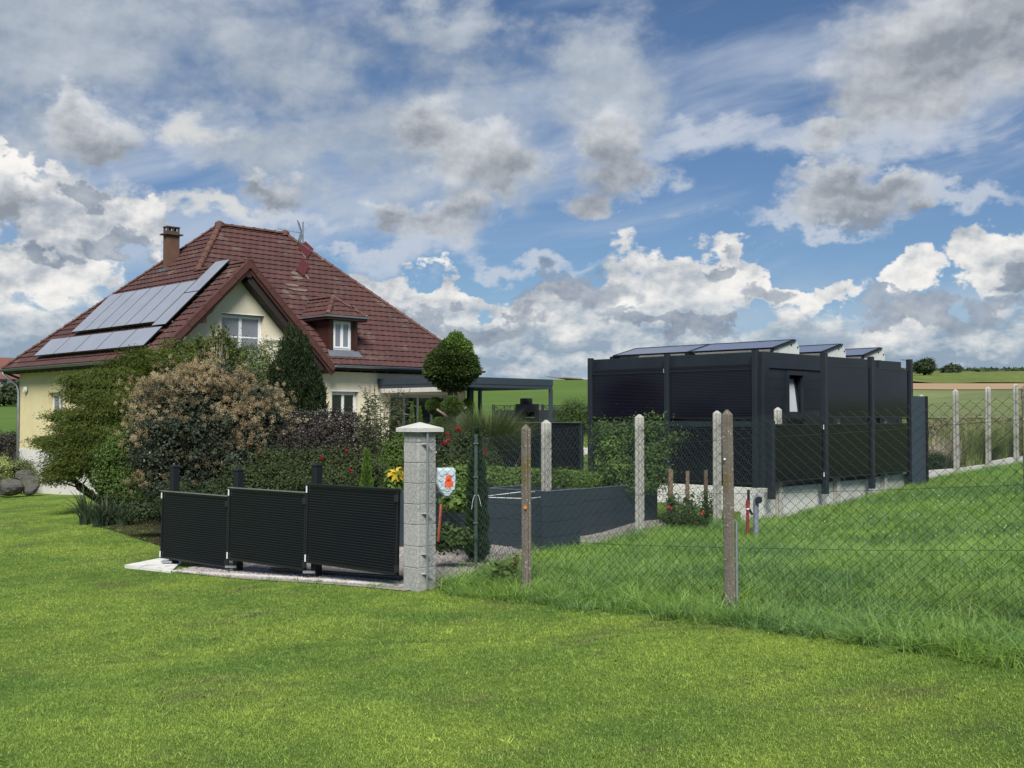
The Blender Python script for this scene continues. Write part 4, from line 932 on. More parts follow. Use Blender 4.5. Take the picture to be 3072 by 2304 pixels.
lounger(1553, 1271, 33.3, R(185), 'pale grey garden chair beside the mossy fence post top', .6)
p = at(1697, 1262, 42); bxx = empty('planter_box', (p.x, p.y, p.z - .25), R(12), 'beige box standing by the right pergola post', 'box')
MB().bbox(-.28, .28, -.18, .18, -.3, .32, .02).build('box_body', 'beige', bxx); MB().box(-.30, .30, -.20, .20, .32, .35).build('box_lid', 'beige', bxx)
# ------------------------------------------------------------------ container cabin
CF = Frame(5.34, 23.6)
cont = empty('cabin', CF.o, R(45), 'flat-roofed anthracite cabin with dark solar panels mounted on its walls', 'cabin')
CT = 3.40; CB = .50; CL = 6.35; CW = 4.84
WN = CF.onb(0, 0, 0)
wl0 = CF.onb(2200 + 527 / 3.19, 1200, 0).x; wl1 = CF.onb(2200 + 660 / 3.19, 1200, 0).x; wz1 = CF.onb(2386, 980 + 465 / 3.19, 0).z; wz0 = CF.onb(2386, 980 + 835 / 3.19, 0).z
print('CABWIN', wl0, wl1, wz0, wz1)
# wall boards: horizontal cladding, each board its own part
def clad(axis, t0, t1, c, z0, z1, ops=()):
    h = .21; z = z0; out = -1
    while z < z1 - .01:
        za, zb = z + .0015, min(z + h, z1) - .0015
        segs = [(t0, t1)]
        for o in ops:
            if za < o[3] and zb > o[2]: segs = [(t0, o[0]), (o[1], t1)]
        for a, b in segs:
            if axis == 'b': MB().box(a, b, c, c + .03, za, zb).build('wall_board', 'anthracite', cont)
            else: MB().box(c, c + .03, a, b, za, zb).build('wall_board', 'anthracite', cont)
        z += h
mb = MB(); wall_open(mb, 'b', .04, .12, .12, CL, CB, CT - .02, [(wl0, wl1, wz0, wz1)]); mb.box(.04, .12, .04, CW, CB, CT - .02).box(CL - .08, CL, .12, CW, CB, CT - .02).box(.12, CL - .08, CW - .08, CW, CB, CT - .02)
mb.build('wall_core', 'anthracite', cont)
clad('b', .20, CL, .005, CB + .02, CT - .36, [(wl0 - .07, wl1 + .07, wz0 - .09, wz1 + .09)])
MB().box(-.02, CL, -.02, CW, CB - .12, CB).build('floor_frame', 'anthracite', cont)
MB().box(.12, CL - .1, .12, CW - .1, CT - .12, CT - .06).build('roof_sheet', 'anthracite', cont)
for nm, a in (('fascia', (-.03, CL, -.03, 0.0, CT - .34, CT)), ('fascia', (-.03, 0.0, .001, CW, CT - .34, CT)), ('corner_column', (-.04, .18, -.04, .0, CB, CT - .341)), ('corner_column', (-.04, 0.0, .001, .2, CB, CT - .341)), ('corner_column', (CL - .15, CL + .02, -.035, 0, CB, CT - .341))):
    MB().bbox(*a, .006).build(nm, 'anthracite', cont)
# window frame (tilted open) 
mb = MB()
for a in ((wl0 - .07, wl0, wz0 - .09, wz1 + .09), (wl1, wl1 + .07, wz0 - .09, wz1 + .09), (wl0, wl1, wz1, wz1 + .09), (wl0, wl1, wz0 - .09, wz0)): mb.box(a[0], a[1], -.03, .10, a[2], a[3])
wf = mb.build('window', 'anthracite', cont)
MB().box(wl0, wl1, .22, .24, wz0, wz1).box(wl0 - .02, wl0, .1, .24, wz0, wz1).build('window_recess', 'fire_black', wf)
tlt = .11
mb = MB(); P = lambda a, z, h=0: (a, .05 + tlt * (z - wz0) / (wz1 - wz0) + h, z)
i0, i1 = wl0 + .01, wl1 - .03
for a0, a1, z0, z1 in ((i0, i0 + .05, wz0, wz1 - .02), (i1 - .05, i1, wz0, wz1 - .02), (i0 + .05, i1 - .05, wz0, wz0 + .05), (i0 + .05, i1 - .05, wz1 - .07, wz1 - .02)):
    mb.add([P(a0, z0), P(a1, z0), P(a1, z1), P(a0, z1), P(a0, z0, .05), P(a1, z0, .05), P(a1, z1, .05), P(a0, z1, .05)], [(0, 1, 2, 3), (7, 6, 5, 4), (0, 4, 5, 1), (1, 5, 6, 2), (2, 6, 7, 3), (3, 7, 4, 0)])
mb.build('sash', 'anthracite', wf)
MB().add([P(i0 + .05, wz0 + .05, .02), P(i1 - .05, wz0 + .05, .02), P(i1 - .05, wz1 - .07, .02), P(i0 + .05, wz1 - .07, .02)], [(0, 1, 2, 3)]).build('pane', 'pane_bright', wf)
MB().box(wl0 - .05, wl1 + .05, -.07, -.03, wz0 - .11, wz0 - .08).build('window_sill', 'anthracite', wf)
# panels on the left face (plane x' = -0.12)
def pv(par, cs, name='solar_panel', th=.035, nrm=None, cells='pv_cells', clips=(), fm='pv_frame'):
    """cs: four corners (lower-left, lower-right, upper-right, upper-left) in parent space; nrm points out"""
    a, b, c, d = [Vector(p) for p in cs]; n = Vector(nrm).normalized(); e = .028
    ins = lambda p, p1, p2: p + (p1 - p).normalized() * e + (p2 - p).normalized() * e
    ai, bi, ci, di = ins(a, b, d), ins(b, a, c), ins(c, b, d), ins(d, a, c)
    mb = MB(); K = [a, b, c, d]; I = [ai, bi, ci, di]
    vs = [k + n * 0 for k in K] + [k - n * th for k in K] + [k + n * 0 for k in I] + [k - n * th for k in I]
    fs = []
    for i in range(4):
        j = (i + 1) % 4; fs += [(i, j, 8 + j, 8 + i), (4 + i, 12 + i, 12 + j, 4 + j), (i, 4 + i, 4 + j, j), (8 + i, 8 + j, 12 + j, 12 + i)]
    mb.add(vs, fs); o = mb.build(name, fm, par)
    MB().prism([k - n * .010 for k in I], -n * .008).build('cell_glass', cells, o)
    for cx, cy in clips:
        p = a + (b - a) * cx + (d - a) * cy; t = (b - a).normalized(); u_ = (d - a).normalized(); s = 1 if cx < .5 else -1
        m2 = MB(); q_ = p + t * s * .014 + n * .004
        m2.add([q_ - t * .007 - u_ * .045, q_ + t * .007 - u_ * .045, q_ + t * .007 + u_ * .045, q_ - t * .007 + u_ * .045] + [x + n * .012 for x in (q_ - t * .007 - u_ * .045, q_ + t * .007 - u_ * .045, q_ + t * .007 + u_ * .045, q_ - t * .007 + u_ * .045)], [(0, 1, 2, 3), (7, 6, 5, 4), (0, 4, 5, 1), (1, 5, 6, 2), (2, 6, 7, 3), (3, 7, 4, 0)]).build('clamp', 'white_pvc', o)
    return o
XA = -.14
def aface(px, row): p = CF.ona(px, row, XA); return p
zt_, zb_ = aface(2262, 1091).z, aface(2262, 1257).z
yv = [aface(p, 1180).y for p in (1781, 1994, 2010, 2259)]
for y1, y0 in ((yv[0], yv[1]), (yv[2], yv[3])):
    pv(cont, [(XA, y1, zb_), (XA, y0, zb_), (XA, y0, zt_), (XA, y1, zt_)], nrm=(-1, 0, 0), clips=((1, .06), (1, .93)))
    zc_ = zb_ - .20; zd_ = zc_ - (zt_ - zb_) - .02
    pv(cont, [(XA, y1, zd_), (XA, y0, zd_), (XA, y0, zc_), (XA, y1, zc_)], nrm=(-1, 0, 0), clips=((1, .06), (1, .93)))
for px in (1772, 2002, 2266):
    y = aface(px, 1200).y; MB().bbox(XA - .05, XA + .06, y - .06, y + .06, .2, CT + .03, .006).build('mounting_post', 'anthracite', cont)
MB().box(XA - .01, XA + .05, yv[3], yv[0], zb_ - .17, zb_ - .05).build('mounting_rail', 'anthracite', cont)
MB().box(XA - .01, -.03, .2, CW - .1, CT - .38, CT - .36).build('drip_edge', 'anthracite', cont)
# rooftop rows: two modules long, raised on white side plates
def rooftop(xlo, xhi, y0, y1, zlo, zhi, k):
    r_ = empty('rooftop_solar_row', CF.world(xlo, y0, CT), R(45), ('front-most', 'middle', 'rear-most')[k] + ' of the tilted solar rows on the cabin roof', 'solar panels', 'tilted solar rows on the cabin roof')
    W_ = xhi - xlo; n = Vector((-(zhi - zlo), 0, W_)).normalized(); L_ = (y1 - y0) / 2
    for i in range(2):
        a, b = i * L_ + .01, (i + 1) * L_ - .01
        pv(r_, [(0, b, zlo), (0, a, zlo), (W_, a, zhi), (W_, b, zhi)], 'solar_panel', .04, n, 'pv_cells_flat')
    for yy in (.0, 2 * L_ - .02):
        pts = [(-.02, yy, -.12), (.05, yy, zlo - .05), (W_ - .05, yy, zhi - .06), (W_ + .04, yy, zhi - .04), (W_ + .14, yy, zhi - .14), (W_ + .18, yy, zhi * .45), (W_ + .18, yy, -.12)]
        o = MB().prism(pts, (0, .02, 0)).build('side_plate', 'white_plate', r_)
        for xx, zz in ((W_ * .82, zhi - .14), (W_ + .10, zhi - .18)): MB().tube([(xx, yy, zz), (xx, yy - .02, zz)], .018, 6).build('bolt', 'pv_frame', o)
    MB().box(W_ + .14, W_ + .16, .02, 2 * L_, -.10, zhi - .16).build('back_plate', 'white_plate', r_)
    MB().bar((0, -.02, zlo - .03), (W_, -.02, zhi - .03), .03, .035).build('edge_strip', 'pv_frame', r_)
    for i in range(3): MB().box(-.05, .25, i * L_ - .05 + (.05 if i == 0 else 0), i * L_ + .03, -.1, zlo - .03).build('console_foot', 'black_post', r_)
rl = CF.onb(2318, 1042, .12); rh = CF.onb(2385, 1017, .12); print('ROOFROW', rl, rh, CF.ona(1836, 1057, rl.x), CF.ona(1911, 1034, rh.x))
W_ = rh.x - rl.x; yend = CF.ona(1836, 1057, rl.x).y
for k, pxx in enumerate((2318, 2466, 2590)):
    xx = CF.onb(pxx, 1055, .12).x; rooftop(xx, xx + W_, .12, yend if k == 0 else 3.9, rl.z - CT, rh.z - CT, k)
# ------------------------------------------------------------------ solar screen in front of the cabin's right face
DP = lambda px: REAR(px) - .30
sp0 = Vector((DP(2313) * (2313 - 1536) / F, DP(2313), 0)); sp1 = Vector((DP(2727) * (2727 - 1536) / F, DP(2727), 0)); sdir = (sp1 - sp0).normalized(); sn = Vector((sdir.y, -sdir.x, 0)); sang = math.atan2(sdir.y, sdir.x)
scr = empty('solar_screen', (sp0.x, sp0.y, 0), sang, 'freestanding screen of dark solar panels on steel posts along the rear wire fence', 'solar screen')
SF = Frame(sp0.x, sp0.y)
def sloc(px, row): p = hit(px, row, sp0, sn) - sp0; return (p.dot(sdir), p.z)
for px, rt, rb in ((2313, 1262, 1498), (2472, 1058, 1482), (2612, 1070, 1466), (2728, 1078, 1440)):
    x, z = sloc(px, rt); _, zb = sloc(px, rb)
    MB().bbox(x - .055, x + .055, -.06, .06, zb, z, .006).build('post', 'anthracite', scr)
X_ = [sloc(p, 1250)[0] for p in (2313, 2472, 2612, 2728)]
zu1, zu0 = sloc(2600, 1101)[1], sloc(2600, 1253)[1]; zl1 = sloc(2600, 1270)[1]; zl0 = sloc(2612, 1425)[1]
for i in (1, 2): pv(scr, [(X_[i] + .06, -.02, zu0), (X_[i + 1] - .06, -.02, zu0), (X_[i + 1] - .06, -.02, zu1), (X_[i] + .06, -.02, zu1)], nrm=(0, -1, 0), clips=((0, .94), (0, .08)))
for i in range(3): pv(scr, [(X_[i] + .06, -.02, zl0), (X_[i + 1] - .06, -.02, zl0), (X_[i + 1] - .06, -.02, zl1), (X_[i] + .06, -.02, zl1)], nrm=(0, -1, 0), clips=((0, .94), (1, .94), (0, .08), (1, .08)) if i == 0 else ((0, .94), (0, .06)))
x, z = sloc(2704, 1078)
MB().bbox(x - .05, x + .05, .5, .6, .4, z).build('rear_post', 'anthracite', scr)
MB().box(X_[3] - .3, X_[3], .02, .05, z - .01, z + .0).build('tie_bar', 'anthracite', scr)
# grey end panel right of the screen
ep0 = at(2733, 1200, DP(2733) - .1); ep1 = at(2774, 1200, DP(2774) - .35); zt2 = at(2740, 1188, ep0.y).z
ed = (ep1 - ep0); ea = math.atan2(ed.y, ed.x); el_ = Vector((ed.x, ed.y, 0)).length
epo = empty('end_panel', (ep0.x, ep0.y, 0), ea, 'flat blue-grey metal panel closing the right end of the solar screen', 'panel')
MB().bbox(0, el_, -.02, .02, g(ep0.x, ep0.y) - .3, zt2, .004).build('panel_sheet', 'anthracite_flat', epo)
MB().bbox(el_, el_ + .06, -.05, .05, g(ep0.x, ep0.y) - .3, zt2, .004).box(el_ + .06, el_ + .11, .01, .05, g(ep0.x, ep0.y) - .3, zt2).build('panel_edge', 'black_post', epo)
# ------------------------------------------------------------------ white retaining wall along the rear fence, and the cabin base
zz = lambda px, row, dd=.10: at(px, row, REAR(px) + dd)
rwall = empty('retaining_wall', (RG0.x, RG0.y, 0), 0, 'low white concrete base wall under the rear wire fence', 'wall')
pts = [(2238, 1478), (2330, 1478), (2356, 1462), (2471, 1452), (2480, 1448), (2612, 1438), (2620, 1434), (2726, 1421), (2790, 1412), (2867, 1406), (2962, 1394), (2976, 1385), (3046, 1372), (3200, 1350)]
for i in range(0, len(pts) - 1):
    a, b = zz(*pts[i]), zz(*pts[i + 1])
    if pts[i + 1][0] - pts[i][0] < 12: continue
    za, zb = g(a.x, a.y) - .5, g(b.x, b.y) - .5; nrm = Vector((-(b - a).y, (b - a).x, 0)).normalized() * .12
    MB().prism([a - Vector((rwall.location)), b - Vector(rwall.location), Vector((b.x, b.y, zb)) - Vector(rwall.location), Vector((a.x, a.y, za)) - Vector(rwall.location)], nrm).build('wall_section', 'white_wall', rwall)
cbl = empty('foundation_wall', CF.o, R(45), 'white rendered foundation wall beneath the cabin behind the tomato stakes', 'wall')
fy = CF.ona(1971, 1450, -.25).y; fz1 = CF.ona(1971, 1450, -.25).z; fz0 = CF.ona(2310, 1467, -.25).z; print('FOUND', fy, fz1, fz0)
MB().prism([(-.25, fy + .5, fz1), (-.25, -.3, fz0), (-.25, -.3, -.4), (-.25, fy + .5, -.4)], (.2, 0, 0)).build('wall_face', 'white_wall', cbl)
MB().box(-.04, 6.4, -.3, -.1, -.3, CB - .13).build('side_face', 'white_wall', cbl)
# ------------------------------------------------------------------ rear wire fence (grey concrete posts)
def post_mb(h, w=.11, groove=True):
    mb = MB(); a = w / 2; gd = .018; gw = .022
    prof = [(-a, -a + .008), (-a + .008, -a), (a - .008, -a), (a, -a + .008), (a, -gw), (a - gd, -gw * .5), (a - gd, gw * .5), (a, gw), (a, a - .008), (a - .008, a), (-a + .008, a), (-a, a - .008), (-a, gw), (-a + gd, gw * .5), (-a + gd, -gw * .5), (-a, -gw)]
    n = len(prof); vs = [(x, y, -.4) for x, y in prof] + [(x, y, h - .05) for x, y in prof] + [(x * .22, y * .22, h) for x, y in prof]
    fs = [tuple(range(n - 1, -1, -1)), tuple(range(2 * n, 3 * n))] + [(l * n + k, l * n + (k + 1) % n, (l + 1) * n + (k + 1) % n, (l + 1) * n + k) for l in range(2) for k in range(n)]
    mb.add(vs, fs)
    return mb
def seg_prisms(p0, p1, r, sides=3):
    p0 = np.asarray(p0, float); p1 = np.asarray(p1, float); d = p1 - p0; d /= np.linalg.norm(d, axis=1)[:, None] + 1e-9
    ref = np.where(np.abs(d[:, 2:3]) > .9, np.array([[1., 0, 0]]), np.array([[0, 0, 1.]])); s = np.cross(d, ref); s /= np.linalg.norm(s, axis=1)[:, None]; w = np.cross(d, s)
    V_ = []
    for p in (p0, p1):
        for k in range(sides): a = 2 * math.pi * k / sides; V_.append(p + (s * math.cos(a) + w * math.sin(a)) * r)
    v = np.stack(V_, 1); n = len(p0); b = np.arange(n)[:, None] * (2 * sides)
    f = np.concatenate([b + np.array([[k, (k + 1) % sides, sides + (k + 1) % sides, sides + k]]) for k in range(sides)])
    return v.reshape(-1, 3), f
def chainlink(path, h, wd, hd, r, m, parent, off, topvar=0.0):
    """path: list of (x,y,zb,zt); zig-zag wires, real geometry"""
    path = np.array(path, float); d = np.r_[0, np.cumsum(np.hypot(*np.diff(path[:, :2], axis=0).T))]; L_ = d[-1]
    n = int(L_ / (wd / 2)); P0 = []; P1 = []
    K = int(h / (hd / 2))
    for i in range(n):
        k = np.arange(K + 1); s = (i + ((k + i) % 2)) * wd / 2; s = np.clip(s, 0, L_)
        jit = .0022 * np.sin(i * 1.7 + k * .9)
        x = np.interp(s, d, path[:, 0]) + off[0] + jit; y = np.interp(s, d, path[:, 1]) + off[1]; zb = np.interp(s, d, path[:, 2]); zt = np.interp(s, d, path[:, 3])
        z = zb + (zt - zb) * k / K + .004 * np.sin(s * 2.1); dep = .006 * (1 - 2 * ((k + i) % 2)); y = y + dep
        p = np.stack([x, y, z], 1); P0.append(p[:-1]); P1.append(p[1:])
    v, f = seg_prisms(np.concatenate(P0), np.concatenate(P1), r)
    loc = np.array(parent.location); return arrmesh('wire_mesh', v - loc, f, m, parent)
rf = empty('rear_fence', (RG0.x, RG0.y, 0), 0, 'rear chain-link fence on clean grey concrete posts climbing the slope', 'fence')
RP = []
for px, rt in ((1639, 1260), (1918, 1243), (2150, 1232), (2336, 1222), (2508, 1205), (2650, 1190), (2762, 1184), (2867, 1168), (2962, 1160), (3046, 1151), (3123, 1143)):
    Y = REAR(px); t = at(px, rt, Y); zb = g(t.x, t.y); RP.append((t.x, t.y, zb, t.z))
rpm = None
for k, (x, y, zb, zt) in enumerate(RP):
    h = zt - zb
    o = post_mb(h, .118).build('fence_post', 'grey_post', rf) ; o.location = (x - RG0.x, y - RG0.y, zb); o.rotation_euler = (R(rng.uniform(-.4, .4)), R(rng.uniform(-.4, .4)), math.atan2(RD.y, RD.x))
gp0 = at(1428, 1318, 14.6); gpz = g(gp0.x, gp0.y)
path = [(gp0.x, gp0.y, gpz + .02, gpz + 1.72)] + [(x, y, zb + .03, zt - .13) for x, y, zb, zt in RP]
chainlink(path, 1.62, .088, .088, .0017, 'chain_grey', rf, (RN.x * .07, RN.y * .07))
pa_ = np.array(path)
def strands(path, fr, r, m, parent, off):
    mb = MB()
    for k in fr:
        pts = []
        for i, p in enumerate(path):
            pts.append(Vector((p[0] + off[0], p[1] + off[1], p[2] + (p[3] - p[2]) * k)) - Vector(parent.location))
            if i < len(path) - 1:
                q_ = path[i + 1]; pts.append(Vector(((p[0] + q_[0]) / 2 + off[0], (p[1] + q_[1]) / 2 + off[1], ((p[2] + q_[2]) / 2 + ((p[3] + q_[3]) / 2 - (p[2] + q_[2]) / 2) * k - .012))) - Vector(parent.location))
        MB().tube(pts, r, 4, False).build('strand_wire', m, parent)
strands(path, (.04, .36, .66, .93), .0022, 'chain_green', rf, (RN.x * .075, RN.y * .075))
# thin green steel post with clips
gpo = MB().bbox(-.022, .022, -.022, .022, -.3, 1.78, .004); o = gpo.build('steel_post', 'chain_grey', rf); o.location = (gp0.x - RG0.x, gp0.y - RG0.y, gpz)
for z in (.62, 1.22, 1.66): MB().tube([(gp0.x - RG0.x - .035, gp0.y - RG0.y - .04, gpz + z), (gp0.x - RG0.x + .035, gp0.y - RG0.y - .04, gpz + z)], .006, 5).build('wire_tensioner', 'black_post', rf)
MB().tube([(gp0.x - RG0.x - .055 + .018 * k, gp0.y - RG0.y - .05, gpz + [.80, .93, .98, .99, .99, .98, .92, .84][k]) for k in range(8)], .0025, 4).build('wire_hook', 'white_pvc', rf)
# ------------------------------------------------------------------ front wire fence (old mossy posts)
FP = []
for px, rt, Y in ((1580, 1274, 12.6), (2187, 1229, 10.7), (3090, 1149, 9.1)):
    t = at(px, rt, Y); FP.append((t.x, t.y, g(t.x, t.y), t.z))
ff = empty('front_fence', (FP[0][0], FP[0][1], 0), 0, 'front chain-link fence on old mossy brown concrete posts beside the lawn', 'fence')
for k, (x, y, zb, zt) in enumerate(FP):
    h = zt - zb
    mb = post_mb(h, .084)
    r0 = np.random.default_rng(k); mb.v = [(vx + r0.normal(0, .0015), vy + r0.normal(0, .0015), vz) for vx, vy, vz in mb.v]
    o = mb.build('fence_post', 'mossy_post', ff); o.location = (x - ff.location.x, y - ff.location.y, zb); o.rotation_euler = (R((-.2, .3, 0)[k]), R((-.55, -.5, -.6)[k]), R((-38, -38, -36)[k]))
PILX, PILY = at(1255, 1300, 12.95).x, 12.95
rod = at(1283, 1300, 13.02); rodz = g(rod.x, rod.y)
front_path = [(rod.x, rod.y, rodz + .03, at(1283, 1307, 13.02).z)] + [(x, y, zb - .02, zt - .10) for x, y, zb, zt in FP] + [(FP[2][0] + 1.9, FP[2][1] - 1.5, .45, 2.35)]
chainlink(front_path, 1.86, .104, .093, .0021, 'chain_green', ff, (.035, .055))
strands(front_path, (.05, .34, .62, .90), .0026, 'chain_green', ff, (.035, .045))
p_ = at(1576, 1523, 12.5); MB().tube([(p_.x - ff.location.x, 12.6 - ff.location.y - .055, p_.z), (p_.x - ff.location.x, 12.6 - ff.location.y - .068, p_.z)], .021, 10).build('reflector', 'orange_disc', ff)
# tension rod on the pillar with its brackets
MB().tube([(rod.x - ff.location.x, rod.y - ff.location.y - .02, .0), (rod.x - ff.location.x, rod.y - ff.location.y - .02, at(1283, 1291, 13.0).z)], .014, 6).build('tension_rod', 'galvanised', ff)
for row in (1333, 1541, 1663, 1722):
    z = at(1283, row, 13.0).z; x0, y0 = rod.x - ff.location.x, rod.y - ff.location.y
    MB().box(x0 - .07, x0 + .05, y0 - .03, y0 - .015, z - .012, z + .012).tube([(x0 - .07, y0 - .035, z), (x0 - .01, y0 - .05, z + .005)], .008, 5).build('rod_bracket', 'alu', ff)
MB().tube([(FP[1][0] - ff.location.x + .065, FP[1][1] - ff.location.y - .01, z_) for z_ in (.1, .5, 1.0)], .012, 6).build('stay_rod', 'galvanised', ff)
MB().tube([(FP[1][0] - ff.location.x - .055, FP[1][1] - ff.location.y - .04, 1.60), (FP[1][0] - ff.location.x - .055, FP[1][1] - ff.location.y - .06, 1.60)], .009, 7).build('insulator', 'white_pvc', ff)
# ------------------------------------------------------------------ block pillar
pil = empty('block_pillar', (PILX, PILY, -.05), R(45), 'grey concrete block pillar with a pale pyramid cap between solar fence and wire fence', 'pillar')
ptop = at(1255, 1296, PILY).z + .05; pw = .275; nb = 8; bh = ptop / nb
rows_ = [1296, 1327, 1388, 1450.5, 1513, 1575.5, 1640, 1705, 1775]; zs_ = [at(1255, r_, PILY).z + .05 for r_ in rows_]
MB().box(.006, pw - .006, .006, pw - .006, -.2, ptop - .01).build('pillar_core', 'mortar_joint', pil)
for i in range(8):
    z1, z0 = zs_[i] - .004, zs_[i + 1] + .004; j = rng.uniform(-.003, .003, 2); z0 = z0 - (.15 if i == 7 else 0)
    MB().bbox(j[0], pw + j[0], j[1] , pw * .96 + j[1], z0, z1, .006).build('block', 'concrete_block', pil)
c = .062; mb = MB(); ww = pw + c
mb.add([(-c, -c, ptop), (ww, -c, ptop), (ww, ww, ptop), (-c, ww, ptop), (-c, -c, ptop + .045), (ww, -c, ptop + .045), (ww, ww, ptop + .045), (-c, ww, ptop + .045), (pw / 2, pw / 2, ptop + .115)],
       [(3, 2, 1, 0), (0, 1, 5, 4), (1, 2, 6, 5), (2, 3, 7, 6), (3, 0, 4, 7), (4, 5, 8), (5, 6, 8), (6, 7, 8), (7, 4, 8)])
mb.build('pillar_cap', 'concrete_cap', pil)
# ------------------------------------------------------------------ low solar fence at left
PANS = [((482, 1473, 17.15), (680, 1491, 16.0), (680, 1703, 16.0), (480, 1674.6, 17.15)), ((683, 1464, 15.8), (913, 1479.4, 14.57), (913, 1712, 14.57), (681, 1678.7, 15.8)), ((917.5, 1453.7, 14.5), (1192, 1468.8, 13.2), (1190, 1727.5, 13.2), (915, 1687.7, 14.5))]
sf0 = at(*PANS[0][3]); sfe = empty('solar_fence', (sf0.x, sf0.y, g(sf0.x, sf0.y)), 0, 'low fence of three stepped black solar panels on square black posts at the lawn edge', 'solar fence')
so = Vector(sfe.location)
for k, pn in enumerate(PANS):
    tl, tr, br, bl = [at(*p) for p in pn]
    hgt = ((tl.z - bl.z) + (tr.z - br.z)) / 2; zl, zr = (tl.z + bl.z) / 2, (tr.z + br.z) / 2
    L_ = [Vector((bl.x, bl.y, zl - hgt / 2)), Vector((br.x, br.y, zr - hgt / 2)), Vector((br.x, br.y, zr + hgt / 2)), Vector((bl.x, bl.y, zl + hgt / 2))]
    d = (L_[1] - L_[0]).normalized(); nn = Vector((d.y, -d.x, 0)).normalized()
    tilt = nn * .02
    L_[2] -= tilt; L_[3] -= tilt
    pv(sfe, [p - so for p in L_], nrm=nn, clips=((0, .94), (0, .06)))
    MB().bar(L_[3] - so + nn * .004 + Vector((0, 0, .008)), L_[2] - so + nn * .004 + Vector((0, 0, .008)), .045, .012).build('top_edge', 'alu' if k < 2 else 'anthracite', sfe)
    for q_ in (L_[1], ):
        for fz in (.08, .9): MB().box(q_.x - so.x - .03, q_.x - so.x + .02, q_.y - so.y - .02, q_.y - so.y + .05, q_.z - so.z + hgt * fz - .04, q_.z - so.z + hgt * fz + .04).build('panel_bracket', 'black_post', sfe)
for (px, rt, rb, Y, w) in ((524, 1395.6, 1706, 17.1, .14), (716, 1406, 1722, 15.95, .135), (951, 1391, 1740, 14.62, .135)):
    t = at(px, rt, Y); b = at(px, rb, Y)
    w = w * .8; o = MB().bbox(-w / 2, w / 2, -w / 2, w / 2, -.3, t.z - b.z - .03, .006).build('post', 'black_post', sfe); o.location = (t.x - so.x, t.y - so.y, b.z - so.z); o.rotation_euler = (0, 0, R(-44))
    m2 = MB(); e = w / 2 + .008; hz = t.z - b.z - .03
    m2.add([(-e, -e, hz), (e, -e, hz), (e, e, hz), (-e, e, hz), (-e, -e, hz + .012), (e, -e, hz + .012), (e, e, hz + .012), (-e, e, hz + .012), (0, 0, hz + .045)], [(3, 2, 1, 0), (0, 1, 5, 4), (1, 2, 6, 5), (2, 3, 7, 6), (3, 0, 4, 7), (4, 5, 8), (5, 6, 8), (6, 7, 8), (7, 4, 8)])
    o = m2.build('post_cap', 'black_post', sfe); o.location = (t.x - so.x, t.y - so.y, b.z - so.z); o.rotation_euler = (0, 0, R(-44))
    MB().box(-.16, .0, -.10, -.04, .1, .13).build('clamp_arm', 'alu', sfe).location = (t.x - so.x, t.y - so.y, b.z - so.z)
# kerb, slab, steel rail on the gravel
def kerbrun():
    k = empty('kerb', (KERB[0].x, KERB[0].y, 0), 0, 'worn white concrete edging between lawn and gravel strip', 'kerb'); o = Vector(k.location)
    pts = [KERB[0] + Vector((.18, -.03, 0))] + KERB[1:]
    for i in range(len(pts) - 1):
        a, b = pts[i], pts[i + 1]; nn = Vector((-(b - a).y, (b - a).x, 0)).normalized() * -.10; n = 3
        for j in range(n):
            p, q_ = a.lerp(b, j / n + .004), a.lerp(b, (j + 1) / n - .004); zp, zq = g(p.x, p.y) + rng.uniform(.022, .034), g(q_.x, q_.y) + rng.uniform(.022, .034)
            MB().prism([(p.x - o.x, p.y - o.y, zp), (q_.x - o.x, q_.y - o.y, zq), (q_.x - o.x + nn.x, q_.y - o.y + nn.y, zq), (p.x - o.x + nn.x, p.y - o.y + nn.y, zp)], (0, 0, -.2)).build('kerb_stone', 'kerb_white', k)
kerbrun()
s = [gpix(374, 1704), gpix(508, 1716), gpix(512, 1706), gpix(506, 1680)]; zs2 = max(p.z for p in s) + .025
slab = empty('concrete_slab', (s[0].x, s[0].y, zs2), 0, 'thin pale concrete slab at the left end of the solar fence', 'slab')
s2 = [gpix(374, 1704), gpix(512, 1719), gpix(545, 1690), gpix(506, 1678)]
MB().prism([(p.x - s[0].x, p.y - s[0].y, 0) for p in s2], (0, 0, -.25)).build('slab_body', 'kerb_white', slab)
r0_, r1_ = gpix(812, 1719), gpix(1205, 1747)
rail = empty('steel_rail', r0_, 0, 'dark steel rail lying on the gravel below the solar fence', 'rail')
MB().bar((0, 0, .04), r1_ - r0_ + Vector((0, 0, .04)), .07, .05).bar((0, .05, .03), r1_ - r0_ + Vector((0, .05, .03)), .02, .09).build('rail_bar', 'anthracite', rail)
for px, row, hh, nm in ((592, 1697, .05, 'left'), (662, 1706, .05, 'right')):
    p = gpix(px, row); sp = empty('wooden_peg', p, .3, 'short wooden peg in the gravel, ' + nm + ' one under the left solar panels', 'peg', 'wooden pegs under the solar fence'); MB().prism([(-.04, 0, -.1), (.04, 0, -.1), (.035, 0, hh), (-.03, 0, hh + .01)], (0, .03, 0)).build('peg_body', 'wood_stake', sp)
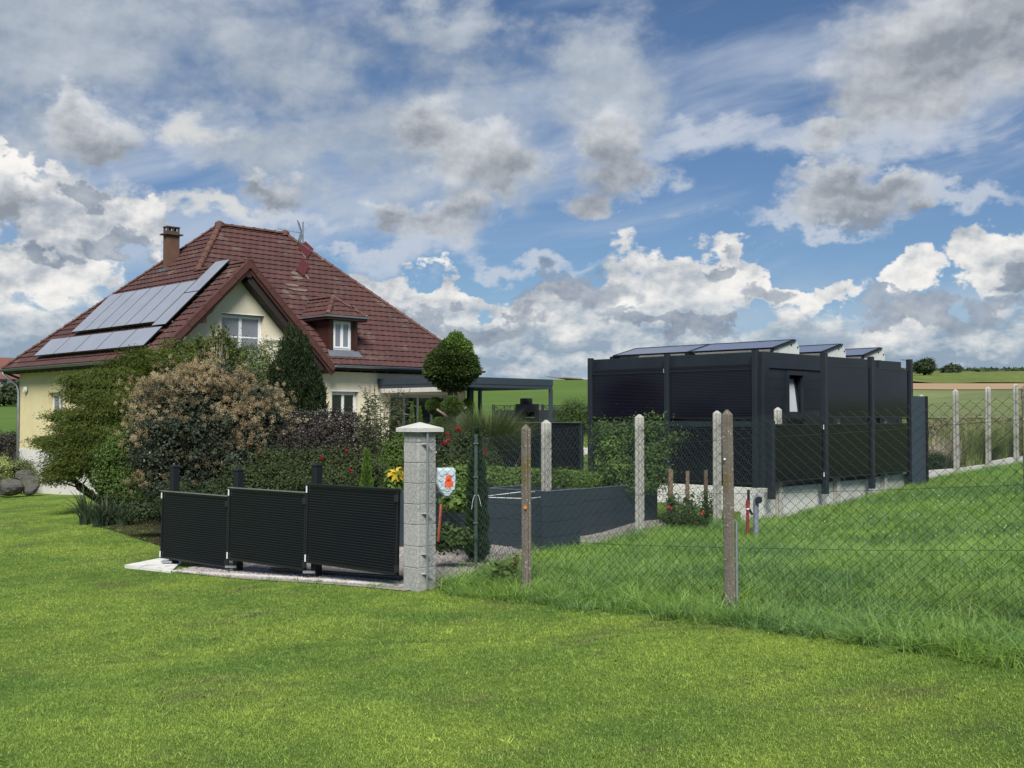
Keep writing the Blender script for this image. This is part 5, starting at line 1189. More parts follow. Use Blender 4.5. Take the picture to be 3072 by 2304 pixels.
# ------------------------------------------------------------------ solar fence in the garden, raised planters
gy = 27.6
a_, b_ = at(1600, 1270, 25.6), at(1776, 1269, 27.4)
g0 = CF.world(-.2, 5.0, 0); g1 = CF.world(-.2, 7.65, 0)
gsf = empty('garden_solar_screen', g1, R(-45), 'dark solar panel screen in the garden left of the cabin', 'solar screen')
LG = (g0 - g1).length; ztp = at(1690, 1268, (g0.y + g1.y) / 2).z
for i in range(2): pv(gsf, [(i * LG / 2 + .03, 0, ztp - 1.15), ((i + 1) * LG / 2 - .03, 0, ztp - 1.15), ((i + 1) * LG / 2 - .03, 0, ztp), (i * LG / 2 + .03, 0, ztp)], nrm=(0, -1, 0))
MB().box(0, LG, -.03, .01, ztp, ztp + .012).build('top_edge', 'alu', gsf)
for x in (0, LG / 2, LG): MB().bbox(x - .04, x + .04, .0, .08, .0, ztp - .01).build('post', 'anthracite', gsf)
def planter(px0, row_t0, row_b0, Y0, px1, row_t1, Y1, depth, label, segs=3, gen=None):
    a, b = at(px0, row_t0, Y0), at(px1, row_t1, Y1); zb = min(at(px0, row_b0, Y0).z, 0.1); zt = (a.z + b.z) / 2; ang = math.atan2(b.y - a.y, b.x - a.x); L_ = math.hypot(b.x - a.x, b.y - a.y)
    r_ = empty('raised_bed', (a.x, a.y, 0), ang, label, 'planter', 'anthracite raised garden beds')
    h = (zt - zb) / segs
    for j in range(segs):
        for x0, x1, y0, y1 in ((0, L_, 0, .03), (0, L_, depth - .03, depth), (0, .03, .031, depth - .031), (L_ - .03, L_, .031, depth - .031)):
            MB().box(x0, x1, y0, y1, zb - (.2 if j == 0 else 0) + j * h + .003, zb + (j + 1) * h - .001).build('side_board', 'anthracite_flat', r_)
    MB().box(-.006, L_ + .006, -.006, .036, zt - .002, zt + .010).box(-.006, .036, .037, depth, zt - .002, zt + .010).box(L_ - .036, L_ + .006, .037, depth, zt - .002, zt + .010).build('top_rim', 'zinc', r_)
    MB().box(.03, L_ - .03, .03, depth - .03, zt - .14, zt - .08).build('bed_soil', 'soil', r_)
    return r_, a, b, zt
pl1 = planter(1295, 1482, 1610, 17.2, 1480, 1460, 18.6, 1.6, 'low anthracite raised bed right behind the block pillar', 3)
pl2 = planter(1458, 1460, 1640, 17.4, 1640, 1480, 16.6, .82, 'anthracite raised bed behind the slim cypress and mossy post', 4)
pl3 = planter(1690, 1462, 1628, 18.7, 1972, 1458, 20.9, 1.3, 'long anthracite raised bed below the tomato bush', 4)
for (p0, r0, Y0, p1, r1, Y1) in ((1462, 1485, 16.7, 1725, 1478, 17.6), (1462, 1492, 16.6, 1590, 1497, 16.4)):
    pass
mb_e = empty('wire_loop', at(1580, 1490, 16.5), 0, 'thin pale string stretched in a wedge above the raised beds', 'string'); o = Vector(mb_e.location)
MB().tube([at(1458, 1488, 16.6) - o, at(1575, 1474, 16.6) - o, at(1722, 1481, 17.4) - o, at(1580, 1496, 16.4) - o, at(1458, 1492, 16.4) - o], .006, 4).build('string_line', 'white_pvc', mb_e)
# tomato stakes
for k, (px, rt, rb, w) in enumerate(((2011, 1408, 1562, .085), (2062, 1413, 1568, .068), (2117, 1410, 1566, .068))):
    Y = 20.2 + k * .45; t = at(px, rt, Y); gz = g(t.x, t.y)
    st = empty('wooden_stake', (t.x, t.y, gz), 0, ('left', 'middle', 'right')[k] + ' of three weathered wooden stakes before the white foundation wall', 'stake', 'wooden tomato stakes')
    MB().bbox(-w / 2, w / 2, -w / 2, w / 2, -.2, t.z - gz, .008).build('stake_body', 'wood_stake', st)
# standpipe
p = at(2243, 1535, 17.9); gz = g(p.x, p.y); vt = empty('red_valve', (p.x, p.y, gz), 0, 'short red valve stub beside the grey standpipe', 'valve')
zt3 = at(2243, 1500, 17.9).z - gz; MB().tube([(0, 0, -.1), (0, 0, zt3 - .14), (0, 0, zt3 - .12), (0, 0, zt3)], [.026, .026, .034, .028], 10).build('valve_body', 'red_valve', vt); MB().tube([(0, 0, zt3 - .15), (0, 0, zt3 - .13)], .03, 10).build('valve_ring', 'white_pvc', vt)
p = at(2268, 1530, 18.0); gz = g(p.x, p.y); sp = empty('standpipe', (p.x, p.y, gz), 0, 'grey standpipe with hose coupling before the white base wall', 'pipe')
zt4 = at(2268, 1488, 18.0).z - gz; MB().tube([(0, 0, -.1), (0, 0, zt4 - .05), (.03, 0, zt4), (.10, 0, zt4 - .02)], [.045, .045, .045, .03], 8).build('pipe_body', 'blue_pipe', sp)
MB().tube([(.03, -.02, zt4 - .06), (.03, -.1, zt4 - .06)], .055, 10).build('coupling', 'black_post', sp); MB().tube([(-.12, 0, zt4 + .1), (-.12, 0, zt4 - .2), (-.06, 0, zt4 - .3)], .022, 6).build('hose', 'black_post', sp)
# shield shaped plastic thing with orange hexagons, on an orange rod
p = at(1340, 1445, 14.6); sh = empty('garden_shield', (p.x, p.y, g(p.x, p.y)), R(8), 'pale blue-grey moulded plastic shield marked with orange hexagons beside the pillar', 'shield'); gz = sh.location.z
Zs = lambda row: at(1340, row, 14.6).z - gz; s_ = 14.6 / F
outl = [(-30, 1404), (20, 1403), (26, 1412), (27, 1450), (20, 1475), (5, 1492), (-6, 1492), (-22, 1475), (-32, 1450)]
front = [Vector((x * s_, -.07, Zs(r_))) for x, r_ in outl]; c_ = sum(front, Vector()) / len(front)
mb = MB(); n = len(front); back = [Vector((v_.x, .10, v_.z)) for v_ in front]; inner = [c_ + (v_ - c_) * .86 + Vector((0, -.03, 0)) for v_ in front]
mb.add(front + back + inner, [tuple(range(2 * n, 3 * n)), tuple(range(2 * n - 1, n - 1, -1))] + [(i, (i + 1) % n, n + (i + 1) % n, n + i) for i in range(n)] + [(i, 2 * n + i, 2 * n + (i + 1) % n, (i + 1) % n) for i in range(n)])
mb.build('shield_shell', 'shell_plastic', sh)
def hexa(x, row, r_, m, nm):
    pts = [(x * s_ + r_ * math.sin(math.pi / 3 * k), -.112, Zs(row) + r_ * 1.05 * math.cos(math.pi / 3 * k)) for k in range(6)]; MB().prism(pts, (0, .012, 0)).build(nm, m, sh)
hexa(4, 1434, .044, 'orange', 'hexagon'); hexa(5, 1450, .062, 'orange', 'hexagon')
for x, row in ((-18, 1420), (-4, 1416), (14, 1420), (-18, 1436), (-12, 1450), (-14, 1462), (0, 1466), (16, 1462)):
    hexa(x, row, .030, 'shell_plastic', 'raised_hexagon')
p = at(1320, 1560, 14.4); rd = empty('orange_rod', (p.x, p.y, g(p.x, p.y)), 0, 'thin orange-brown rod leaning beside the pillar', 'rod'); t0, t1 = at(1323, 1513, 14.4) - p, at(1314, 1625, 14.2) - p
MB().tube([t0 + Vector((0, 0, p.z - rd.location.z)), t1 + Vector((0, 0, p.z - rd.location.z))], .018, 6).build('rod_body', 'orange_rod', rd)
p = at(1554, 1385, 19.5); stk = empty('leaning_stick', (p.x, p.y, p.z - .3), 0, 'dark stick leaning over the vegetable bed', 'stick'); MB().tube([(-.08, 0, .05), (-.03, 0, .25), (.06, 0, .42), (.07, 0, .62)], [.022, .018, .015, .01], 6).build('stick_body', 'bark_dark', stk)
# ------------------------------------------------------------------ boulders at left, driftwood on the hill, far houses
import bmesh
def boulder(px, row, Y, sx, sy, sz, seed, label):
    p = at(px, row, Y); r_ = np.random.default_rng(seed); bm = bmesh.new(); bmesh.ops.create_icosphere(bm, subdivisions=3, radius=1)
    pl = [(r_.normal(size=3), r_.uniform(.62, .85)) for _ in range(9)]
    for v_ in bm.verts:
        c = np.array(v_.co)
        for n_, dd in pl:
            n_ = n_ / np.linalg.norm(n_); t = c @ n_
            if t > dd: c = c - n_ * (t - dd)
        c = c * (1 + .035 * math.sin(v_.co.x * 9 + seed) * math.sin(v_.co.y * 11) + .02 * math.sin(v_.co.z * 17 + seed)); v_.co = c * (sx, sy, sz)
    me = bpy.data.meshes.new('boulder'); bm.to_mesh(me); bm.free(); me.materials.append(M['rock']); o = bpy.data.objects.new('boulder', me); o.location = (p.x, p.y, p.z); o.rotation_euler = (0, 0, r_.uniform(0, 6)); link(o)
    tag(o, label, 'boulder', 'boulders at the house corner')
boulder(90, 1455, 39.0, .42, .40, .42, 1, 'large grey boulder next to the house downpipe'); boulder(28, 1460, 38.6, .5, .42, .33, 2, 'broad brown boulder at the far left edge of the lawn')
boulder(70, 1425, 40.2, .35, .35, .22, 3, 'small dark boulder above the other two boulders'); boulder(-20, 1440, 38.8, .4, .4, .38, 4, 'boulder half cut off by the left picture edge')
p = at(1690, 1136, 148); dw = empty('fallen_log', (p.x, p.y, p.z), 0, 'long weathered log lying on the crest of the green field', 'log')
MB().tube([(-2.2, 0, .3), (-.8, .1, .15), (.8, 0, .1), (2.4, 0, -.02)], [.05, .11, .14, .12], 7).tube([(-.9, 0, .05), (.5, .3, .0), (1.6, .2, .12)], [.07, .1, .06], 6).tube([(-2.2, 0, .3), (-2.6, .1, .42)], [.05, .02], 5).build('log_trunk', 'bark', dw)
MB().bbox(.2, 2.7, .1, .6, -.35, -.02, .1).build('log_mound', 'bark_dark', dw)
mat('far_roof', (.16, .062, .048), (.12, .048, .038), .85, 1.5, obj_rnd=.4); mat('far_wall', (.50, .48, .43), (.42, .40, .36), .9, 1.5)
def far_house(px, Y, row_b, w, d, hw, hr, rz, label):
    p = at(px, row_b, Y); r_ = empty('distant_house', (p.x, p.y, p.z), rz, label, 'house', 'houses beyond the left field')
    MB().box(-w / 2, w / 2, -d / 2, d / 2, -2, hw).build('wall', 'far_wall', r_)
    rf_ = MB().prism([(-w / 2 - .4, -d / 2 - .5, hw - .2), (-w / 2 - .4, d / 2 + .5, hw - .2), (-w / 2 - .4, 0, hw + hr)], (w + .8, 0, 0)).build('roof', 'far_roof', r_)
    a = math.atan2(hr + .2, d / 2 + .5); MB().prism([(-.7, -d / 4 - .5, hw + hr * .45), (.2, -d / 4 - .5, hw + hr * .45), (.2, -d / 4, hw + hr * .62), (-.7, -d / 4, hw + hr * .62)], (0, -.1, .1)).build('roof_window', 'pane_bright', rf_)
    for x in (-w / 3, 0, w / 3): MB().box(x - .5, x + .5, -d / 2 - .04, -d / 2 + .02, .9, 2.1).build('window', 'pane', r_)
far_house(52, 190, 1172, 9, 9, 2.0, 3.6, R(35), 'distant house with a steep red roof beside the downpipe'); far_house(8, 210, 1172, 10, 8, 1.8, 3.4, R(-15), 'distant house with a wide red roof at the left picture edge')
# ------------------------------------------------------------------ vegetation
def leaves(c, nrm, L, Wd, r_, curl=.0):
    """diamond leaves at c, facing roughly nrm, random spin"""
    n = len(c); nrm = nrm + r_.normal(0, .55, (n, 3)); nrm /= np.linalg.norm(nrm, axis=1)[:, None] + 1e-9
    t = r_.normal(size=(n, 3)); t -= (t * nrm).sum(1)[:, None] * nrm; t /= np.linalg.norm(t, axis=1)[:, None] + 1e-9; w = np.cross(nrm, t)
    L = (L * r_.uniform(.6, 1.25, n))[:, None]; Wd = (Wd * r_.uniform(.7, 1.2, n))[:, None]
    v = np.stack([c - t * L * .5, c + w * Wd * .5 - nrm * L * curl, c + t * L * .5, c - w * Wd * .5 - nrm * L * curl], 1)
    f = np.arange(n * 4).reshape(n, 4); return v.reshape(-1, 3), f
def directed(c, t, L, Wd, r_, jitter=.3):
    n = len(c); t = t + r_.normal(0, jitter, (n, 3)); t /= np.linalg.norm(t, axis=1)[:, None] + 1e-9
    s = np.cross(t, r_.normal(size=(n, 3))); s /= np.linalg.norm(s, axis=1)[:, None] + 1e-9
    L = (L * r_.uniform(.6, 1.25, n))[:, None]; Wd = (Wd * r_.uniform(.7, 1.2, n))[:, None]
    v = np.stack([c, c + t * L * .45 + s * Wd * .5, c + t * L, c + t * L * .45 - s * Wd * .5], 1); return v.reshape(-1, 3), np.arange(n * 4).reshape(n, 4)
def sph(n, r_): d = r_.normal(size=(n, 3)); return d / np.linalg.norm(d, axis=1)[:, None]
def clumped(blobs, nclump, per, csz, r_, shell=(.72, 1.0), flat=.8, zmin=None, lump=.10):
    """leaf points in clumps over the shells of ellipsoids. blobs: (x,y,z,rx,ry,rz)"""
    B = np.array(blobs, float); w = (B[:, 3] * B[:, 4] * B[:, 5]) ** (2 / 3); idx = r_.choice(len(B), nclump, p=w / w.sum()); b = B[idx]
    d = sph(nclump, r_); ph = r_.uniform(0, 6.3, 3)
    k = 1 + lump * (np.sin(d[:, 0] * 7 + ph[0]) * np.sin(d[:, 1] * 6 + ph[1]) + np.sin(d[:, 2] * 9 + ph[2]))
    rad = (shell[0] + (shell[1] - shell[0]) * np.sqrt(r_.uniform(0, 1, nclump))) * k
    cc = b[:, :3] + d * rad[:, None] * b[:, 3:]
    inside = np.zeros(nclump, bool)
    for q_ in B: inside |= ((((cc - q_[:3]) / q_[3:]) ** 2).sum(1) < .40)
    cc = cc[~inside]; d = d[~inside]
    p = np.repeat(cc, per, 0) + r_.normal(0, 1, (len(cc) * per, 3)) * csz * np.array([1, 1, flat]) * np.repeat(r_.uniform(.6, 1.4, (len(cc), 1)), per, 0)
    off = p - np.repeat(cc, per, 0); nr = np.repeat(d, per, 0) * .8 + off / csz * .5 + np.array([0, 0, .5])
    if zmin is not None: k = p[:, 2] > zmin; p, nr = p[k], nr[k]
    return p, nr
def core(blobs, n, L, r_, zmin=None):
    B = np.array(blobs, float); w = B[:, 3] * B[:, 4] * B[:, 5]; b = B[r_.choice(len(B), n, p=w / w.sum())]
    p = b[:, :3] + sph(n, r_) * (r_.uniform(0, 1, (n, 1)) ** (1 / 3)) * b[:, 3:] * .8
    if zmin is not None: p = p[p[:, 2] > zmin]
    return leaves(p, np.zeros_like(p) + .3, L, L * .8, r_)
def limbs(mb, root, targets, r0, r_, wob=.15):
    root = Vector(root)
    for t in targets:
        t = Vector(t); mid = root.lerp(t, .45) + Vector((r_.normal(0, wob), r_.normal(0, wob), r_.normal(0, wob * .4) + .1)); m2 = root.lerp(t, .75) + Vector((r_.normal(0, wob), r_.normal(0, wob), 0))
        mb.tube([root, mid, m2, t], [r0, r0 * .7, r0 * .45, r0 * .15], 6)
        for _ in range(3):
            a = mid.lerp(t, r_.uniform(0, .8)); e = a + Vector((r_.normal(0, .4), r_.normal(0, .4), r_.uniform(0, .4))); mb.tube([a, a.lerp(e, .5) + Vector((0, 0, .05)), e], [r0 * .35, r0 * .22, r0 * .08], 4)
def vegroot(name, x, y, label, cat, group=None): return empty(name, (x, y, g(x, y)), 0, label, cat, group)
def cat_(*vf):
    V_, F_, n = [], [], 0
    for v, f in vf: V_.append(v); F_.append(f + n); n += len(v)
    return np.concatenate(V_), np.concatenate(F_)
def put(root, name, vf, m, kind=None):
    v, f = vf; o = arrmesh(name, v - np.array(root.location), f, m, root)
    return o
def PB(px, row, Y, rpx, rrow, ry=None):     # blob from a place and size in the picture
    p = at(px, row, Y); k = Y / F; return (p.x, p.y, p.z, rpx * k, ry if ry is not None else rpx * k, rrow * k)
def rr(s): return np.random.default_rng(s)
# Japanese maple, layered feathery crown
r_ = rr(11); Y = 29.0; mp = gpix(300, 1540); root = vegroot('japanese_maple', mp.x, 29.0, 'feathery green maple with layered drooping crown at the house corner', 'tree')
mbl = [PB(285, 1180, Y, 80, 38), PB(215, 1262, Y, 42, 34), PB(340, 1150, Y + .5, 90, 44), PB(430, 1095, Y + 1.5, 85, 42), PB(265, 1290, Y - .6, 80, 54), PB(175, 1335, Y - .3, 40, 22), PB(215, 1390, Y - .8, 68, 44), PB(320, 1240, Y - .3, 76, 56), PB(185, 1425, Y - .9, 42, 24), PB(295, 1350, Y - .9, 66, 64), PB(135, 1325, Y, 26, 9), PB(225, 1138, Y, 32, 15), PB(170, 1248, Y, 18, 8)]
mbl = [b[:4] + (max(.5, b[4] * .8),) + b[5:] for b in mbl]
p, nr = clumped(mbl, 1500, 60, .13, r_, flat=.4, lump=.2); t = np.stack([(p[:, 0] - root.location.x), (p[:, 1] - root.location.y) * .6, -.25 * np.abs(p[:, 0] - root.location.x) - .4], 1); t /= np.linalg.norm(t, axis=1)[:, None]
put(root, 'foliage', cat_(directed(p, t, .082, .022, r_, .5), core(mbl, 5500, .09, r_)), 'leaf_maple')
mb = MB(); limbs(mb, (0, 0, .1), [Vector(b[:3]) - root.location for b in mbl[:9]], .075, r_, .2); mb.build('trunk', 'bark_dark', root)
# olive-green shrub mass behind (with lighter laurel shoots)
r_ = rr(12); Y = 31.5; p0 = at(620, 1200, Y); root = vegroot('olive_shrub', p0.x, p0.y, 'tall olive-green feathery shrub below the gable window', 'shrub')
bl = [PB(470, 1110, Y - .3, 100, 60), PB(560, 1080, Y, 95, 58), PB(660, 1070, Y, 90, 60), PB(740, 1090, Y, 70, 55), PB(610, 1160, Y, 160, 90), PB(780, 1130, Y + .2, 50, 60), PB(600, 1045, Y, 45, 25), PB(700, 1270, Y, 160, 120)]
p, nr = clumped(bl, 1100, 40, .13, r_, flat=.6, lump=.14)
put(root, 'foliage', cat_(leaves(p, nr, .085, .035, r_), core(bl, 4000, .14, r_)), 'leaf_maple')
mb = MB(); limbs(mb, (0, 0, 0), [Vector(b[:3]) - root.location for b in bl[:6]], .06, r_); mb.build('trunk', 'bark_dark', root)
r_ = rr(13); root = vegroot('cherry_laurel', at(650, 1000, 30.5).x, 30.5, 'upright glossy laurel shoots rising in front of the gable window', 'shrub')
pts = []; ts = []; mb = MB()
for k in range(16):
    px = r_.uniform(592, 695); top = 965 + abs(px - 655) * .55 + r_.uniform(0, 40); a, b = at(px, top, 30.5), at(px + r_.uniform(-8, 8), 1075, 30.6)
    mb.tube([b - root.location, a - root.location], [.012, .005], 4)
    for j in range(26): q_ = b.lerp(a, r_.uniform(.2, 1) ** .7); pts.append(q_); ts.append((r_.normal(0, .7), r_.normal(0, .7), .8))
put(root, 'leaf_shoots', directed(np.array(pts), np.array(ts), .15, .05, r_, .2), 'leaf_laurel'); mb.build('stem', 'bark', root)
root = vegroot('pale_leaf_shrub', at(855, 1060, 29.8).x, 29.8, 'thin pale-leaved shrub between laurel and dark yew', 'shrub'); r_ = rr(131)
bl = [PB(800, 1080, 30, 40, 70), PB(770, 1130, 30, 50, 60)]; p, nr = clumped(bl, 240, 14, .12, r_); put(root, 'foliage', leaves(p, nr, .07, .035, r_), 'grass_clump')
mb = MB(); limbs(mb, (0, 0, 0), [Vector(b[:3]) - root.location for b in bl], .03, r_); mb.build('stem', 'bark', root)
# smoke bush
r_ = rr(14); Y = 25.0; p0 = gpix(620, 1560); root = vegroot('smoke_bush', at(640, 1400, Y).x, Y, 'big smoke bush covered in tan feathery plumes', 'shrub')
cb = [PB(560, 1180, Y, 120, 75), PB(640, 1150, Y, 110, 65), PB(720, 1210, Y, 110, 80), PB(480, 1230, Y, 80, 70), PB(600, 1300, Y - .3, 180, 110), PB(780, 1290, Y - .2, 95, 95), PB(730, 1400, Y - .4, 130, 100), PB(520, 1400, Y - .3, 110, 110), PB(430, 1330, Y, 50, 90), PB(640, 1470, Y - .3, 190, 70), PB(820, 1230, Y, 50, 45)]
p, nr = clumped(cb, 1500, 24, .12, r_, lump=.2)
put(root, 'foliage', cat_(leaves(p, nr, .062, .05, r_), core(cb, 7000, .15, r_)), 'leaf_cotinus')
mb = MB(); limbs(mb, (0, 0, 0), [Vector(b[:3]) - root.location for b in cb], .06, r_); mb.build('trunk', 'bark_dark', root)
for nm, m, nb_, sd in (('plume', 'smoke_plume', 80, 3), ('pale_plume', 'smoke_pale', 66, 4)):
    r2_ = rr(sd + 60); B = np.array(cb[:8]); idx = r2_.choice(len(B), nb_, p=np.array([.2, .2, .17, .1, .13, .1, .05, .05]) if m == 'smoke_plume' else np.array([.25, .28, .17, .1, .1, .1, 0, 0])); d = sph(nb_, r2_); d[:, 1] = -np.abs(d[:, 1]) * .9; d[:, 2] = np.abs(d[:, 2]) * .9 - .3
    d /= np.linalg.norm(d, axis=1)[:, None]; cc = B[idx, :3] + d * B[idx, 3:] * r2_.uniform(.98, 1.12, (nb_, 1))
    c = np.repeat(cc, 8, 0) + r2_.normal(0, 1, (nb_ * 8, 3)) * np.array([.20, .12, .12]); ncl = len(c); per = 70
    sz = np.repeat(r2_.uniform(.55, 1.15, (ncl, 1)), per, 0); q_ = sph(ncl * per, r2_) * (r2_.uniform(0, 1, (ncl * per, 1)) ** .5) * .085 * sz
    put(root, nm, leaves(np.repeat(c, per, 0) + q_, q_ / .085, .024, .014, r2_), m)
# privet in front of the maple
r_ = rr(15); Y = 26.0; root = vegroot('green_privet', at(350, 1400, Y).x, Y, 'bright green leafy shrub between maple and smoke bush', 'shrub')
bl = [PB(350, 1370, Y, 60, 70), PB(330, 1440, Y, 55, 60), PB(400, 1450, Y, 70, 70), PB(390, 1330, Y, 45, 50), PB(450, 1480, Y - .5, 60, 50)]; p, nr = clumped(bl, 700, 22, .10, r_); put(root, 'foliage', cat_(leaves(p, nr, .06, .035, r_), core(bl, 2500, .1, r_)), 'leaf_privet')
mb = MB(); limbs(mb, (0, 0, 0), [Vector(b[:3]) - root.location for b in bl], .03, r_); mb.build('stem', 'bark_dark', root)
# grass-like tufts
def tuft(name, x, y, n, h, w, lean, rad, label, cat, m, group=None, segs=5, seed=0, z=None, droop=1.0):
    r_ = rr(seed); root = empty(name, (x, y, g(x, y) if z is None else z), 0, label, cat, group)
    a = r_.uniform(0, 6.28, n); rad_ = rad * np.sqrt(r_.uniform(0, 1, n)); base = np.stack([rad_ * np.cos(a), rad_ * np.sin(a), np.zeros(n)], 1)
    v, f = blade_arrays(base, h * r_.uniform(.55, 1.1, n), np.full(n, w) * r_.uniform(.7, 1.3, n), lean * r_.uniform(.1, 1.2, n) * droop, a + r_.normal(0, .5, n), segs, r_)
    arrmesh('blades', v, f, m, root); return root
for k, (px, Y, h) in enumerate(((262, 25.2, .95), (330, 24.6, .8), (375, 24.4, .7), (300, 24.3, .6))):
    p = at(px, 1540, Y); tuft('strap_leaf_plant', p.x, p.y, 70, h, .055, .85, .16, ('leftmost, dense', 'second from the left', 'rightmost', 'lowest and front') [k] + ' strap-leaved clump under the maple', 'plant', 'leaf_strap', 'strap-leaved clumps under the maple', 6, 30 + k)
# ivy-like low cover behind solar fence
def bush(name, px, row, Y, blobs, ncl, per, csz, L, Wd, m, label, cat='shrub', seed=0, corem=None, stems=.02, group=None, corel=.1, ncore=1500, shell=(.72, 1.0), flat=.8):
    r_ = rr(seed); p0 = at(px, row, Y); root = vegroot(name, p0.x, p0.y, label, cat, group); p, nr = clumped(blobs, ncl, per, csz, r_, shell, flat)
    zmin = root.location.z + .0; k = p[:, 2] > zmin; p, nr = p[k], nr[k]
    put(root, 'foliage', cat_(leaves(p, nr, L, Wd, r_), core(blobs, ncore, corel, r_, zmin)), m)
    if stems:
        mb = MB(); limbs(mb, (0, 0, 0), [Vector(b[:3]) - root.location for b in blobs[:5]], stems, r_, .06); mb.build('stem', 'bark_dark', root)
    return root, r_
Y = 23.5
bush('low_hedge', 520, 1520, 21.5, [PB(440, 1530, 21.5, 70, 26), PB(560, 1500, 21, 90, 40), PB(680, 1480, 20.5, 90, 40)], 420, 20, .09, .05, .035, 'leaf_dark', 'dark low shrubs behind the left solar panels', seed=16)
bush('dark_green_shrub', 780, 1450, 20.2, [PB(760, 1450, 20.2, 90, 55), PB(880, 1440, 20, 80, 55), PB(830, 1400, 20.5, 80, 50)], 560, 22, .09, .045, .035, 'leaf_rose', 'small-leaved green shrub behind the middle solar panel', seed=17)
# dark fastigiate yew
r_ = rr(18); Y = 30.0; root = vegroot('dark_yew', at(885, 1300, Y).x, Y, 'tall dark columnar yew with several pointed tops', 'tree')
P_, T_ = [], []; mb = MB()
for k in range(78):
    u = r_.uniform(-1, 1); dy = r_.uniform(-.6, .6); px = 882 + u * 80; tops = 972 + (abs(u) ** 2.0) * 150 + r_.uniform(0, 110) * (.3 + .7 * math.sin(u * 9 + 1) ** 2)
    bot = 1330; n = 560; c0 = at(px, tops, Y + dy); c1 = at(886 + u * 84, bot, Y + dy); tt = r_.uniform(0, 1, n)
    wid = .135 * (np.clip(tt * 3.6, .10, 1)) * r_.uniform(.8, 1.2); a = r_.uniform(0, 6.28, n); q_ = np.array(c0)[None] + (np.array(c1) - np.array(c0))[None] * tt[:, None]
    lump = 1 + .38 * np.sin(tt * 26 + k * 1.7)
    rad = wid * lump * np.sqrt(r_.uniform(.35, 1, n)); q_ = q_ + np.stack([rad * np.cos(a), rad * np.sin(a), r_.normal(0, .04, n)], 1)
    P_.append(q_); T_.append(np.stack([np.cos(a) * .55, np.sin(a) * .55, np.ones(n)], 1))
    if k % 8 == 0: mb.tube([(0, 0, 0), Vector(c1) - root.location, Vector(c0) - root.location], [.06, .03, .006], 5)
put(root, 'foliage', directed(np.concatenate(P_), np.concatenate(T_), .10, .032, r_, .22), 'leaf_yew'); mb.build('trunk', 'bark_dark', root)
# purple-grey shrub
root, r_ = bush('purple_shrub', 960, 1380, 25, [PB(900, 1290, 25, 70, 55), PB(1000, 1270, 25, 70, 45), PB(960, 1340, 25, 130, 70), PB(1080, 1330, 25, 60, 60), PB(1050, 1260, 25, 40, 30), PB(870, 1350, 24.6, 60, 60)], 900, 26, .11, .040, .026, 'leaf_purple', 'purple-grey small-leaved shrub right of the dark yew', seed=19, stems=.03, ncore=3000)
bl = [PB(900, 1290, 25, 72, 57), PB(1000, 1270, 25, 72, 47), PB(1060, 1320, 25, 60, 58)]; p, nr = clumped(bl, 330, 5, .06, r_, (.95, 1.03)); put(root, 'pale_leaves', leaves(p, nr, .035, .025, r_), 'leaf_silver')
# buddleia
r_ = rr(20); Y = 23.5; root = vegroot('buddleia', at(1130, 1400, Y).x, Y, 'airy buddleia with brown flower spikes in front of the pergola corner', 'shrub')
mb = MB(); P_, T_, SP, ST = [], [], [], []
for k in range(58):
    u = r_.uniform(-1, 1); px0 = 1150 + u * 30; px1 = 1150 + u * 85 + r_.uniform(-14, 14); tr_ = 1165 + abs(u) * 45 + r_.uniform(-18, 90); a = at(px0, 1420, Y + r_.uniform(-.4, .4)); b = at(px1, tr_, Y + r_.uniform(-.6, .6)); m_ = a.lerp(b, .5) + Vector((r_.normal(0, .06), 0, 0))
    mb.tube([a - root.location, m_ - root.location, b - root.location], [.012, .008, .004], 4)
    for j in range(62): t = r_.uniform(.08, 1); c = a.lerp(m_, t * 2) if t < .5 else m_.lerp(b, t * 2 - 1); P_.append(c); T_.append((r_.normal(0, .8), r_.normal(0, .8), r_.uniform(-.5, .3)))
    if r_.uniform() < .6:
        e = b + Vector((r_.normal(0, .05) + u * .06, 0, r_.uniform(.12, .22)))
        for j in range(40): t = r_.uniform(0, 1); c = b.lerp(e, t); SP.append(c + Vector(r_.normal(0, .011 * (1.3 - t), 3))); ST.append((r_.normal(), r_.normal(), .6))
put(root, 'foliage', directed(np.array(P_), np.array(T_), .13, .026, r_, .2), 'leaf_buddleia'); put(root, 'flower_spike', directed(np.array(SP), np.array(ST), .022, .014, r_, .2), 'spike_brown'); mb.build('stem', 'bark_dark', root)
bush('green_garden_shrub', 1180, 1400, 22.5, [PB(1190, 1370, 22.5, 45, 60), PB(1150, 1420, 22.2, 60, 50), PB(1215, 1340, 23, 28, 40)], 420, 20, .08, .05, .03, 'leaf_privet', 'rounded mid-green shrub left of the pillar', seed=21)
